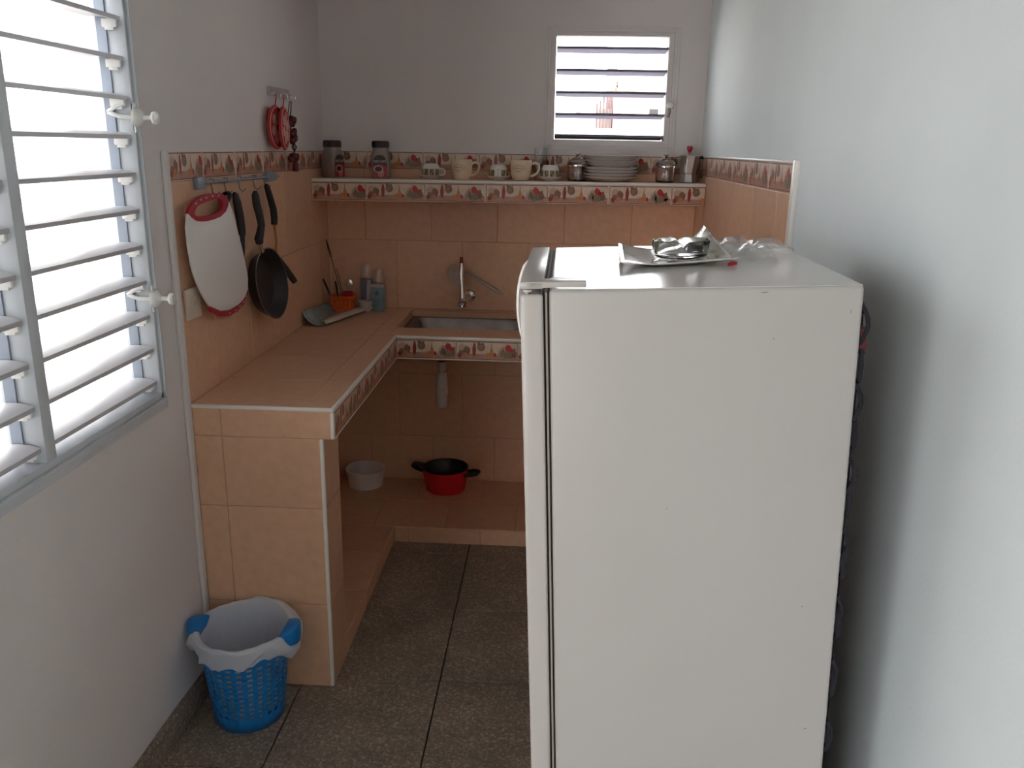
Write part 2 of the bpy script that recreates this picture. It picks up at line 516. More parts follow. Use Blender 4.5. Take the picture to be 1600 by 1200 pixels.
# grout beds
gb = MB().box(0, YT, 0, .0042, D, ZT - .001).build('grout_bed', 'grout', wl, smooth=0)
gb = MB().box(0, D - .0042, 0, W, D, ZT - .001).build('grout_bed', 'grout', wb, smooth=0)
gb = MB().box(W - .0042, YR, 0, W, D, ZT - .001).build('grout_bed', 'grout', wr, smooth=0)
def jl(a, b, s, o):
    r = [a]; x = o
    while x <= a + .01: x += s
    while x < b - .01: r.append(x); x += s
    return r + [b]
zr = [0.0, .294, .607, CZ, 1.232, ZB]
for j in range(5):
    o = (.021 if j % 2 else .18) - .3
    tiles(wb, (0, D, 0), X, Z, jl(.006, W - .006, .30, o), [zr[j], zr[j + 1]])
    tiles(wl, (0, 0, 0), Y, Z, jl(YT, D - .006, .30, 2.337 - (.15 if j % 2 else 0)), [zr[j], zr[j + 1]])
    u = jl(0, D - .006 - YR, .30, .30 if j % 2 else .15)
    tiles(wr, (W, D - .006, 0), -Y, Z, [D - .006 - YR - q for q in reversed(u)], [zr[j], zr[j + 1]])
border_row(wb, (0, D, ZB), X, Z, [.006, .196, .447, .697, .948, 1.199, 1.45, W - .006])
border_row(wl, (0, 0, ZB), Y, Z, [YT, 2.484, 2.747, 3.008, 3.276, 3.539, D - .006])
rj = [YR, 2.548, 2.812, 3.076, 3.34, 3.604, D - .006]
border_row(wr, (W, D - .006, ZB), -Y, Z, [D - .006 - y for y in reversed(rj)])
# plaster lip at left tile edge, white strip at right tile edge
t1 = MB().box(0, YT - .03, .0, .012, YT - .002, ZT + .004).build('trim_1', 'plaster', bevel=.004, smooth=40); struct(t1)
t2 = MB().box(W - .014, YR - .032, 0, W, YR - .001, ZT + .010).box(W - .010, YR - .001, ZT, W, D, ZT + .008).build('trim_2', 'white_trim', bevel=.003, smooth=40); struct(t2)
# baseboard left
bb = MB()
bb.rings([[(0, y, 0), (.014, y, 0), (.014, y, h - .012), (.008, y, h), (0, y, h)] for y, h in ((LY - TH, .105), (1.6, .10), (2.0, .092), (2.2, .08), (YT - .002, .075))], cap0=True, cap1=True)
bb = bb.build('baseboard_left', 'base', smooth=0); struct(bb)
bb = MB().box(W - .013, YB, 0, W, YR - .034, .10).build('baseboard_right', 'base', bevel=.004, smooth=0); struct(bb)

# ------------------------------------------------------------------ louvred windows
def slat_mesh(L, tilt, depth=.078, t=.0085, m='slat'):
    """slat along +Y, front edge at x=0 going to x=-depth, slightly bowed, outer edge raised"""
    n = 7; up, lo = [], []
    for i in range(n):
        s = i / (n - 1); x = -depth * s
        zc = depth * s * math.tan(radians(tilt)) + .004 * sin(pi * s)
        tt = t * (.5 + .5 * sin(pi * min(1, s + .25))) * .5 + .0012
        up.append((x, zc + tt)); lo.append((x, zc - tt))
    ring = up + lo[::-1]
    b = MB()
    b.rings([[(x, y, z) for x, z in ring] for y in (0, L)], cap0=True, cap1=True)
    return b.mesh('slat', m, smooth=40)

w1 = bpy.data.objects.new('window_1', None); COL.objects.link(w1); w1.location = (0, WY0, WZ0); struct(w1)
def wp(b): # shift into window_1 local space
    b.v = [(x, y - WY0, z - WZ0) for x, y, z in b.v]; return b
fr = MB()
FD = -.075
fr.box(FD, WY1 - .012, WZ0, .004, WY1, WZ1).box(FD, WY0, WZ0, .004, WY0 + .012, WZ1)
fr.box(FD, WY0, WZ1 - .03, .004, WY1, WZ1).box(FD, WY0, WZ0, .004, WY1, WZ0 + .016)
# stepped moulding round the opening
for k, (o, e, dz) in enumerate(((0.0, .010, .012), (.010, .020, .008), (.020, .032, .005))):
    fr.box(0, WY0 - e, WZ0 - e, dz, WY1 + e * .6, WZ0 - o)
    fr.box(0, WY1 + o * .6, WZ0 - e, dz, WY1 + e * .6, WZ1 + e)
    fr.box(0, WY0 - e, WZ0 - e, dz, WY0 - o, WZ1 + e)
    fr.box(0, WY0 - e, WZ1 + o, dz, WY1 + e * .6, WZ1 + e)
wp(fr).build('frame', 'win', w1, bevel=.0015, smooth=30)
MUL = [1.600]
for my in MUL:
    wp(MB().box(FD, my - .019, WZ0, .003, my + .017, WZ1)).build('mullion', 'win', w1, bevel=.002, smooth=30)
bays = [(MUL[0] + .017, WY1 - .012), (WY0 + .012, MUL[0] - .019)]
ZS = [1.031 + .0895 * k for k in range(14)]
clip = MB()
clip.box(-.045, 0, -.020, -.008, .010, 0).box(-.038, .0, -.026, -.015, .008, -.018)
clip_me = clip.mesh('slat_clip', 'white_plastic', bevel=.003, smooth=40)
for bi, (a, b_) in enumerate(bays):
    wp(MB().box(-.064, b_ - .005, WZ0 + .016, -.040, b_, WZ1 - .03)).build('channel', 'channel', w1, smooth=0)
    wp(MB().box(-.064, a, WZ0 + .016, -.040, a + .005, WZ1 - .03)).build('channel', 'channel', w1, smooth=0)
    sm = slat_mesh(b_ - a - .014, 5)
    for z in ZS:
        if z > WZ1 - .05: continue
        s_ = link('slat', sm, w1, (-.002, a + .007 - WY0, z - WZ0))
        link('slat_clip', clip_me, w1, (-.002, b_ - .013 - WY0, z - WZ0))
# crank operators on the jamb
def crank(z):
    b = MB()
    xf = Matrix.Translation((.004, WY1 - .004, z)) @ Matrix.Rotation(radians(90), 4, 'Y')
    b.lathe([(.0, .0), (.024, .0), (.024, .004), (.021, .012), (.013, .019), (.006, .022), (.006, .040), (.014, .044), (.016, .050), (.013, .055), (0, .056)], n=20, xf=xf)
    b.box(.0, WY1 - .012, z - .035, .006, WY1 + .004, z + .035)
    o = wp(b).build('crank_knob', 'white_plastic', w1, smooth=40)
    a = MB()
    a.tube([(.006, WY1 - .014, z), (-.028, WY1 - .022, z + .002), (-.052, WY1 - .026, z + .012)], .0055, 8)
    a.tube([(-.052, WY1 - .026, z + .012), (-.030, WY1 - .026, z + .026), (-.008, WY1 - .026, z + .034)], .005, 8)
    o2 = wp(a).build('crank_arm', 'white_plastic', w1, smooth=40)
crank(1.703); crank(1.255)

w2 = bpy.data.objects.new('window_2', None); COL.objects.link(w2); w2.location = (BX0, D, BZ0); struct(w2)
def wp2(b):
    b.v = [(x - BX0, y - D, z - BZ0) for x, y, z in b.v]; return b
fr = MB()
OX0, OX1, OZ0, OZ1 = 1.022, 1.498, 1.686, 2.108
def ringbox(b, x0, x1, z0, z1, i0, i1, k0, k1, y0, y1):
    b.box(x0, y0, z0, i0, y1, z1).box(i1, y0, z0, x1, y1, z1).box(i0, y0, z0, i1, y1, k0).box(i0, y0, k1, i1, y1, z1)
ringbox(fr, BX0, BX1, BZ0, BZ1, OX0, OX1, OZ0, OZ1, D - .004, D + .08)
ringbox(fr, .978, 1.546, 1.646, 2.146, .990, 1.532, 1.658, 2.136, D - .007, D + .0)
ringbox(fr, .990, 1.532, 1.658, 2.136, 1.002, 1.520, 1.670, 2.124, D - .011, D + .0)
ringbox(fr, 1.002, 1.520, 1.670, 2.124, 1.010, 1.510, 1.677, 2.117, D - .007, D + .0)
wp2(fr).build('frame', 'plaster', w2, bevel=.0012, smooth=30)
sm2 = slat_mesh(OX1 - OX0 - .004, -9, m='slat_shaded')
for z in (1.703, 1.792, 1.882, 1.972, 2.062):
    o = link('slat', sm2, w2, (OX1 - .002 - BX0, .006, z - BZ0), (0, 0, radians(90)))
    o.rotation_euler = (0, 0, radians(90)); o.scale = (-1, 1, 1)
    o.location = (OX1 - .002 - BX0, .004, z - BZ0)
b = MB()
xf = Matrix.Translation((1.516, D - .008, 1.832)) @ Matrix.Rotation(radians(90), 4, 'X')
b.lathe([(0, 0), (.017, 0), (.017, .003), (.012, .010), (.005, .013), (.005, .026), (.011, .029), (.011, .036), (0, .038)], n=16, xf=xf)
wp2(b).build('crank_knob', 'white_plastic', w2, smooth=40)
b = MB().tube([(1.512, D - .012, 1.826), (1.514, D - .02, 1.805), (1.510, D - .01, 1.785)], .006, 8)
wp2(b).build('crank_arm', 'gasket_light', w2, smooth=40)

# ------------------------------------------------------------------ refrigerator
FR_LOC, FR_ROT = Vector((1.0983, 1.2305, 0)), (0, radians(-2.4968), radians(-.6513))
FRM = Matrix.Translation(FR_LOC) @ Euler(FR_ROT).to_matrix().to_4x4()
FZ, FL, FW = 1.4488, .4551, .55
fridge = thing('refrigerator', 'white single-door refrigerator seen from its plain side, filling the right half', 'refrigerator', FR_LOC, FR_ROT)
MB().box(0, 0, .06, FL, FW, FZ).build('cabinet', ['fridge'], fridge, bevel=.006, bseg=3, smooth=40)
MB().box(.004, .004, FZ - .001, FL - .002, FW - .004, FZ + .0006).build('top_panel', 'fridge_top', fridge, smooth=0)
# door, slightly bowed towards the front
dr = MB(); R_ = []
prof = []
for i in range(13):
    b_ = FW * i / 12; prof.append((-.043 - .010 * sin(pi * i / 12), b_))
ring = [(-.009, 0.0)] + prof + [(-.009, FW)]
for z in (.10, FZ - .006):
    R_.append([(x, y, z) for x, y in ring])
dr.rings(R_, cap0=True, cap1=True)
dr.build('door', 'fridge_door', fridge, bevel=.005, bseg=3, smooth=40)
MB().box(-.009, .010, .10, -.006, FW - .01, FZ - .004).build('gasket', 'gasket', fridge, smooth=0)
MB().box(-.006, .003, .10, -.003, FW - .01, FZ - .004).build('gasket', 'gasket_light', fridge, smooth=0)
MB().box(-.003, .008, .10, .001, FW - .01, FZ - .004).build('gasket', 'gasket', fridge, smooth=0)
# top cover strip with hinge arm
b = MB()
b.prism([(-.043, 0), (-.008, 0), (-.008, FW - .10), (-.043, FW - .10)], lambda a, c, t: (a, c, t), FZ + .002, FZ + .013)
b.build('top_cover', 'fridge_door', fridge, bevel=.002, smooth=40)
b = MB()
b.prism([(-.03, .0), (.018, .0), (.055, .0), (.055, .030), (.0, .034), (-.03, .034)], lambda a, c, t: (a, c, t), FZ + .0035, FZ + .0125)
b.lathe([(0, 0), (.007, 0), (.007, -.004), (0, -.004)], (-.032, .008, FZ + .001), 10)
hin = b.build('hinge_bracket', 'fridge_door', fridge, bevel=.0012, smooth=40)
MB().lathe([(.004, .0), (.020, .0), (.020, .0022), (.004, .0022)], (.019, .088, FZ + .0016), 24).build('washer', 'white_plastic', hin, smooth=40)
MB().lathe([(0, -.006), (.004, -.006), (.004, .010), (0, .010)], (-.032, .008, FZ - .006), 10).build('hinge_pin', 'steel', hin, smooth=40)
# bow handle on the opening side of the door
hp = []
for i in range(15):
    s_ = i / 14
    hp.append((-.046 - .028 * sin(pi * s_) ** .5, .475, FZ - .015 - .19 * s_))
MB().tube(hp, [.009] * 15, 10, flat=(1.8, .6)).build('handle', 'white_plastic', fridge, smooth=50)
# condenser on the back
cz_ = []; n_ = 24
for i in range(n_):
    z = FZ - .04 - i * .0545
    a, c = (.015, .535) if i % 2 == 0 else (.535, .015)
    for k in range(5):
        cz_.append((.461, a + (c - a) * k / 4, z))
    if i < n_ - 1:
        for k in range(1, 4):
            an = pi * k / 4
            cz_.append((.461, c + (.012 if c > .3 else -.010) * sin(an), z - .0545 * (1 - cos(an)) / 2))
con = MB().tube(cz_, .0042, 6).build('condenser_coil', 'coil', fridge, smooth=50)
cw = MB()
for k in range(12): cw.tube([(.4655, .03 + k * .0445, .12), (.4655, .03 + k * .0445, FZ - .03)], .0010, 4)
cw.box(.456, .03, .12, .459, .52, FZ - .02)
cw.build('condenser_wire', 'coil', con, smooth=0)
lp = MB()
for k in range(11):
    z0 = FZ - .03 - k * .118
    pts = [(.456 + .010 * sin(pi * i / 6), .006, z0 - .058 * i / 6) for i in range(7)]
    lp.tube(pts, .0032, 6)
tag(lp.build('coil_bend', 'coil', con, smooth=50), kind='stuff')
MB().box(.4575, .010, FZ - .105, .468, .03, FZ - .065).build('wire_clip', 'chilli', con, bevel=.002, smooth=40)
MB().box(.30, .04, .06, .53, .50, .26).build('compressor_box', 'coil', fridge, bevel=.02, smooth=40)
for a, h in ((.03, .0), (FL - .05, -.018)):
    for c in (.04, FW - .04):
        MB().lathe([(0, 0), (.018, 0), (.018, .06 - h), (0, .06 - h)], (a, c, h), 10).build('foot', 'black', fridge, smooth=40)
# little chips in the side enamel
for a, c, rx, rz in ((.313, 1.441, .006, .0012), (.438, 1.411, .0009, .004), (.330, 1.372, .0012, .0012), (.40, .93, .0015, .0012), (.18, 1.10, .0013, .001), (.42, .70, .003, .0012)):
    MB().quad([(a + rx * cos(2 * pi * i / 8), -.0003, c + rz * sin(2 * pi * i / 8)) for i in range(8)]).build('scuff_mark', 'gasket_light', fridge, smooth=0)

# ------------------------------------------------------------------ counter
kc = thing('kitchen_counter', 'L-shaped kitchen counter covered in beige tiles with fruit-printed border tiles', 'counter', (0, YT, 0))
def cp(b):
    b.v = [(x, y - YT, z) for x, y, z in b.v]; return b
SX0, SX1, SY0, SY1 = .392, .965, 3.398, 3.788
HF = .0933
core = MB()
zt_, zb_ = CZ - .0020, CZ - HF
core.box(.006, YT + .002, zb_, CW - T, CY + T, zt_)
core.box(.006, CY + T, zb_, SX0, D - .006, zt_).box(SX1, CY + T, zb_, W - .006, D - .006, zt_)
core.box(SX0, CY + T, zb_, SX1, SY0 + .001, zt_).box(SX0, SY1, zb_, SX1, D - .006, zt_)
cp(core).build('slab', 'grout', kc, smooth=0)
# end wall under the near end
PW, PY = .3888, 2.43
cp(MB().box(.006, YT + .002, 0, PW - .002, PY, zb_)).build('end_wall', 'grout', kc, smooth=0)
# tops
tiles(kc, (0, 0, CZ - T), X, Y, [.007, .327, CW - .008], [YT + .008, 2.56, 2.86, 3.16, CY + .002])
tiles(kc, (0, 0, CZ - T), X, Y, [.007, .327, SX0], [CY + .002, 3.46, D - .007])
tiles(kc, (0, 0, CZ - T), X, Y, [SX0, .68, SX1], [CY + .008, SY0])
tiles(kc, (0, 0, CZ - T), X, Y, [SX0, .68, SX1], [SY1, D - .007])
tiles(kc, (0, 0, CZ - T), X, Y, [SX1, 1.28, W - .008], [CY + .008, 3.54, D - .007])
# sink recess edges in tile
rc = MB()
rc.box(SX0 - .002, SY0, CZ - .034, SX0 + .004, SY1, CZ - .0065).box(SX1 - .004, SY0, CZ - .034, SX1 + .002, SY1, CZ - .0065)
rc.box(SX0, SY0 - .002, CZ - .034, SX1, SY0 + .004, CZ - .0065).box(SX0, SY1 - .004, CZ - .034, SX1, SY1 + .002, CZ - .0065)
cp(rc).build('sink_recess_lining', 'tile', kc, smooth=0)
# near end face (facing the camera): rows of tile
for z0, z1, x1 in ((.607, zb_, PW), (.289, .607, PW), (0, .289, PW)):
    tiles(kc, (0, YT + T, 0), X, Z, [.008, .092, x1 - .008], [z0, z1])
tiles(kc, (0, YT + T, 0), X, Z, [.008, .092, CW - .008], [zb_, CZ - .007])
# inner face of end wall (facing +x) and its far face
for z0, z1 in ((0, .289), (.289, .607), (.607, zb_)):
    tiles(kc, (PW - T, 0, 0), Y, Z, [YT + .008, PY], [z0, z1])
# fascia border tiles
FB = CZ - HF
fj = [CY - .25 * k for k in range(5)]
fj = [YT + .009] + [y for y in reversed(fj) if y > YT + .03]
border_row(kc, (CW - T, 0, FB + .003), Y, Z, fj, HF - .017)
border_row(kc, (0, CY + T, FB + .003), X, Z, [CW, .662, .908, 1.154, 1.40, W - .006], HF - .017)
# white edge trims
def trimbar(b): return cp(b).build('edge_trim', 'white_trim', kc, bevel=.004, bseg=3, smooth=50)
trimbar(MB().box(.006, YT - .001, CZ - .011, CW + .001, YT + .010, CZ + .001))
trimbar(MB().box(CW - .010, YT + .0, CZ - .012, CW + .0015, CY + .008, CZ + .001))
trimbar(MB().box(CW - .006, CY - .0015, CZ - .012, W - .006, CY + .010, CZ + .001))
trimbar(MB().box(CW - .011, YT - .001, FB, CW + .001, YT + .010, CZ - .011))
trimbar(MB().box(PW - .011, YT - .001, .0, PW + .001, YT + .010, FB))
trimbar(MB().box(CW - .004, CY - .001, FB, W - .006, CY + .006, FB + .003))
trimbar(MB().box(CW - .004, YT + .010, FB, CW + .001, CY, FB + .003))
# plinth under the counter
PZ, KX, KY = .072, .388, 3.275
pl = MB().box(.006, PY, 0, KX - .002, D - .006, PZ - .002).box(KX - T, KY + .002, 0, W - .006, D - .006, PZ - .002)
pl = cp(pl).build('plinth', 'grout', kc, smooth=0)
def ptiles(o, r, u, us, vv):
    for i in range(len(us) - 1):
        for j in range(len(vv) - 1):
            w, h = us[i + 1] - us[i] - G, vv[j + 1] - vv[j] - G
            oo = Vector(o) + r * (us[i] + G / 2) + u * (vv[j] + G / 2) - Vector((0, YT, 0))
            put(tile_mesh(w, h), 'tile', pl, oo, r, u)
ptiles((0, 0, PZ - T), X, Y, [.007, .19, KX], [PY, 2.73, 3.03, KY])
ptiles((0, 0, PZ - T), X, Y, [.007, .30, .602, .91, 1.21, 1.51, W - .007], [KY, 3.55])
ptiles((0, 0, PZ - T), X, Y, [.007, .14, .44, .74, 1.04, 1.34, W - .007], [3.55, D - .007])
ptiles((0, KY + T, 0), X, Z, [KX + .002, .45, .76, 1.07, 1.38, W - .007], [0, PZ - T])
ptiles((KX - T, 0, 0), Y, Z, [PY, 2.74, 3.05, KY], [0, PZ - T])

# ------------------------------------------------------------------ sink with drain
sk = thing('kitchen_sink', 'dull aluminium sink basin set into the beige tiled counter', 'sink', (.68, 3.59, CZ - .20))
def rr(x0, y0, x1, y1, r, z, n=5):
    P = []
    for cx, cy, a in ((x1 - r, y1 - r, 0), (x0 + r, y1 - r, 90), (x0 + r, y0 + r, 180), (x1 - r, y0 + r, 270)):
        for i in range(n + 1):
            t = radians(a + 90 * i / n); P.append((cx + r * cos(t) - .68, cy + r * sin(t) - 3.59, z - (CZ - .20)))
    return P
b = MB()
b.rings([rr(SX0 + .005, SY0 + .005, SX1 - .005, SY1 - .005, .012, CZ - .030), rr(SX0 + .035, SY0 + .012, SX1 - .035, SY1 - .022, .04, CZ - .032),
         rr(SX0 + .042, SY0 + .018, SX1 - .042, SY1 - .028, .045, CZ - .045), rr(SX0 + .055, SY0 + .03, SX1 - .055, SY1 - .04, .05, CZ - .078),
         rr(SX0 + .075, SY0 + .05, SX1 - .075, SY1 - .06, .05, CZ - .086)], cap1=True)
solid(b.build('basin', 'steel', sk, smooth=40), .0015, 1)
b = MB()
dx, dy = .561 - .68, 3.56 - 3.59
dz = -(CZ - .20)
b.lathe([(0, .735), (.018, .735), (.018, .70)], (dx, dy, dz), 16)
b.lathe([(.014, .72), (.014, .65)], (dx, dy, dz), 16)
pp = b.build('drain_pipe', 'pvc', sk, smooth=40)
b = MB()
b.lathe([(0, .688), (.020, .688), (.021, .672), (.024, .668), (.024, .618), (.027, .616), (.028, .590), (.025, .586), (.024, .535), (.021, .528), (0, .528)], (dx, dy, dz), 20)
b.build('bottle_trap', 'pvc', sk, smooth=40)

# ------------------------------------------------------------------ tap
tp = thing('wall_tap', 'chrome wall tap with an upright pipe above the sink', 'tap', (.655, D - .006, .985))
b = MB()
xf = Matrix.Rotation(radians(90), 4, 'X')
b.lathe([(0, 0), (.029, 0), (.029, .004), (.022, .011), (.012, .014), (.012, .03)], (0, 0, 0), 22, xf=xf)
b.build('wall_flange', 'chrome', tp, smooth=40)
b = MB().tube([(0, -.026, 0), (-.010, -.05, -.004), (-.020, -.085, -.010)], [.013, .015, .017], 14)
b.sphere((-.021, -.088, -.010), .020, 14, 10)
b.lathe([(0, 0), (.015, 0), (.017, .006), (.017, .022), (.012, .024), (.012, .016), (.006, .016), (0, .016)], (0, 0, 0), 18,
        xf=Matrix.Translation((-.023, -.095, -.014)) @ Matrix.Rotation(radians(112), 4, 'X'))
b.build('body', 'chrome', tp, smooth=45)
b = MB().tube([(-.023, -.088, .004), (-.024, -.086, .035), (-.026, -.082, .06), (-.030, -.075, .10), (-.030, -.068, .14), (-.030, -.066, .160)], [.013, .011, .009, .012, .011, .008], 12)
b.build('upright_pipe', 'chrome', tp, smooth=45)
b = MB().tube([(-.030, -.066, .158), (-.030, -.065, .186)], [.0085, .0075], 10)
tag(b.build('pipe_tip', 'b_red', tp, smooth=45), 'dark red tip')
# strainer hung behind the pipe
ms = thing('mesh_strainer', 'round mesh strainer with pale plastic handle hanging behind the tap', 'strainer', (.595, D - .030, 1.085))
b = MB()
nr, na = 7, 28
R_ = []
for i in range(nr + 1):
    t = pi / 2 * i / nr
    rad_ = .040 * sin(t) if i else .001
    R_.append([(rad_ * cos(2 * pi * j / na) * .85, -.002 + .022 * cos(t), rad_ * sin(2 * pi * j / na) * 1.2) for j in range(na)])
b.rings(R_)
o = b.build('mesh_bowl', 'alu', ms, smooth=0)
wf = o.modifiers.new('wire', 'WIREFRAME'); wf.thickness = .0014; wf.use_replace = True
MB().tube([(.034 * cos(2 * pi * j / 28), -.002, .048 * sin(2 * pi * j / 28)) for j in range(28)], .0025, 6, closed=True).build('rim', 'alu', ms, smooth=50)
MB().tube([(.028, -.004, .022), (.048, -.008, .016), (.12, -.012, -.030), (.195, -.013, -.074), (.216, -.013, -.086)], [.003, .006, .0065, .006, .004], 8).build('handle', 'carton_white', ms, smooth=50)

# ------------------------------------------------------------------ wall shelf
SHT = -.0057
sh = thing('wall_shelf', 'tiled wall shelf with white lip and fruit-printed border tiles', 'shelf', (0, D, 1.4167), (0, SHT, 0))
SY, SZ, SH = 3.5908, 1.503, .0903
def sp_(b):
    b.v = [(x, y - D, z - 1.4127) for x, y, z in b.v]; return b
sp_(MB().box(.007, SY + T, SZ - SH, W - .007, D - .007, SZ - T)).build('slab', 'tile', sh, smooth=0)
tiles(sh, (0, 0, SZ - T + .004), X, Y, [.007, .26, .56, .86, 1.16, 1.46, W - .007], [SY + .012, D - .007])
sp_(MB().box(.007, SY - .002, SZ - .0125, W - .007, SY + .013, SZ + .0012)).build('edge_trim', 'white_trim', sh, bevel=.004, bseg=3, smooth=50)
border_row(sh, (0, SY + T, SZ - SH + .006), X, Z, [.007, .239, .489, .748, 1.003, 1.263, 1.519, W - .007], SH - .0155)
sp_(MB().box(.007, SY - .0005, SZ - SH - .001, W - .007, SY + .006, SZ - SH + .002)).build('lower_trim', 'b_pink', sh, smooth=0)
#NEXT
# ------------------------------------------------------------------ things on the shelf
def sz(x): return SZ + .004 - SHT * x
ON = 3.70
def text_mesh(body, size, name, material, fn):
    cu = bpy.data.curves.new('txt', 'FONT'); cu.body = body; cu.size = size; cu.align_x = 'CENTER'; cu.align_y = 'CENTER'
    cu.resolution_u = 2
    to = bpy.data.objects.new('txt', cu); COL.objects.link(to)
    bpy.context.view_layer.update()
    me = bpy.data.meshes.new_from_object(to.evaluated_get(bpy.context.evaluated_depsgraph_get()))
    bpy.data.objects.remove(to); bpy.data.curves.remove(cu)
    me.name = name
    for v in me.vertices: v.co = fn(v.co.x, v.co.y)
    me.materials.clear(); me.materials.append(M[material])
    return me

# coffee jars: squarish glass, dark lid, wrap label with name and red mug
def sq_ring(hw, z, r=.4, n=6):
    P = []
    for cx, cy, a in ((1, 1, 0), (-1, 1, 90), (-1, -1, 180), (1, -1, 270)):
        for i in range(n):
            t = radians(a + 90 * i / (n - 1)); k = hw * r
            P.append((cx * (hw - k) + k * cos(t), cy * (hw - k) + k * sin(t), z))
    return P
def coffee_jar(label, x, y, rz, group):
    t = thing('coffee_jar', label, 'jar', (x, y, sz(x)), (0, 0, rz), group)
    b = MB()
    b.rings([sq_ring(.034, .0), sq_ring(.0385, .005), sq_ring(.0385, .080), sq_ring(.037, .098), sq_ring(.033, .114, .6), sq_ring(.0325, .124, .8), sq_ring(.034, .132, .8)], cap0=True, cap1=True)
    b.build('glass_body', 'jar_glass', t, smooth=50)
    b = MB()
    b.rings([sq_ring(.0352, .128, .8), sq_ring(.0365, .131, .8), sq_ring(.0365, .150, .8), sq_ring(.033, .156, .8)], cap0=True, cap1=True)
    b.build('lid', 'coffee_lid', t, smooth=40)
    # label wraps on the front face (-y)
    F = -.0390
    b = MB()
    b.quad([(-.029, F, .006), (.029, F, .006), (.031, F, .05), (.029, F, .075), (.022, F, .090), (.010, F, .098), (-.010, F, .098), (-.022, F, .090), (-.029, F, .075), (-.031, F, .05)], 0)
    b.quad([(-.029, F - .0003, .006), (.029, F - .0003, .006), (.030, F - .0003, .052), (.012, F - .0003, .060), (-.012, F - .0003, .060), (-.030, F - .0003, .052)], 1)
    b.quad([(.004 + .014 * cos(i * pi / 8), F - .0006, .026 + .019 * sin(i * pi / 8)) for i in range(16)], 2)
    lb = b.build('front_label', ['label_dark', 'label_red', 'label_pink'], t, smooth=0)
    b = MB()
    b.lathe([(.0165, 0), (.0165, .001), (.020, .001), (.020, 0)], (0, 0, 0), 24, xf=Matrix.Translation((-.006, F - .0004, .040)) @ Matrix.Rotation(radians(90), 4, 'X') @ Matrix.Diagonal((1, .72, 1, 1)))
    b.build('mug_print_ring', 'label_white', lb, smooth=0)
    MB().quad([(-.006 + .0155 * cos(i * pi / 8), F - .0007, .040 + .0105 * sin(i * pi / 8)) for i in range(16)]).build('mug_print', 'label_dark', lb, smooth=0)
    me = text_mesh('NESCAFÉ', .0135, 'label_text', 'label_white', lambda a, c: (a, F - .0009, c + .0715))
    link('label_text', me, lb)
    # dark contents
    return t
coffee_jar('coffee jar in the shelf corner, its label turned to the right', .0735, ON, radians(62), 'coffee jars on the shelf')
coffee_jar('coffee jar facing forward with dark arched label and red mug print', .283, ON, radians(4), 'coffee jars on the shelf')

# small cups standing upside down on saucers
sau = MB().lathe([(0, .002), (.026, 0), (.028, .004), (.045, .010), (.053, .017), (.0525, .0185), (.044, .013), (.027, .007), (0, .006)], n=32)
sau_me = sau.mesh('saucer', 'white_china', smooth=60)
cupb = MB().lathe([(.038, 0), (.0395, .002), (.0385, .036), (.036, .044), (.029, .054), (.0275, .0545), (.0265, .051), (0, .051)], n=32)
cup_me = cupb.mesh('bowl', 'white_china', smooth=60)
hb = MB().tube([(.037, 0, .034), (.052, 0, .034), (.061, 0, .028), (.062, 0, .014), (.055, 0, .008), (.038, 0, .008)], .0036, 8)
hd_me = hb.mesh('handle', 'white_china', smooth=60)
pb = MB()
random.seed(11)
for k in range(9):
    a0 = .42 + 2 * pi * k / 10; a1 = a0 + 2 * pi / 10 * .80
    def arc(r, u, z): an = a0 + (a1 - a0) * u; return (r * cos(an), r * sin(an), z)
    for u in range(4): pb.quad([arc(.0402, u / 4, .004), arc(.0402, (u + 1) / 4, .004), arc(.0396, (u + 1) / 4, .033), arc(.0396, u / 4, .033)], 0)
    for cc in range(2):
        uu, zz = .3 + .4 * cc, .012 + .012 * ((k + cc) % 2)
        pb.quad([arc(.0408, uu + .12 * cos(i * pi / 4), zz + .006 * sin(i * pi / 4)) for i in range(8)], 1)
pb_me = pb.mesh('printed_band', ['print_olive', 'print_brown'], smooth=0)
def small_cup(x, rz, lc, ls):
    y = ON + .005
    s_ = link('saucer', sau_me, None, (x, y, sz(x))); tag(s_, ls, 'saucer', 'white saucers on the shelf')
    c = thing('espresso_cup', lc, 'cup', (x, y, sz(x) + .0105), (0, 0, rz), 'brown-banded cups on the shelf')
    link('bowl', cup_me, c); link('handle', hd_me, c); link('printed_band', pb_me, c)
small_cup(.499, radians(-8), 'upturned small cup with brown band, its handle pointing right', 'white saucer under the upturned cup left of both cream mugs')
small_cup(.790, radians(-92), 'upturned small cup between the cream mugs, handle towards the viewer', 'white saucer under the small cup between the cream mugs')
small_cup(1.012, radians(100), 'upturned small cup showing no handle, beside the tall drinking glass', 'white saucer under the small cup beside the drinking glass')

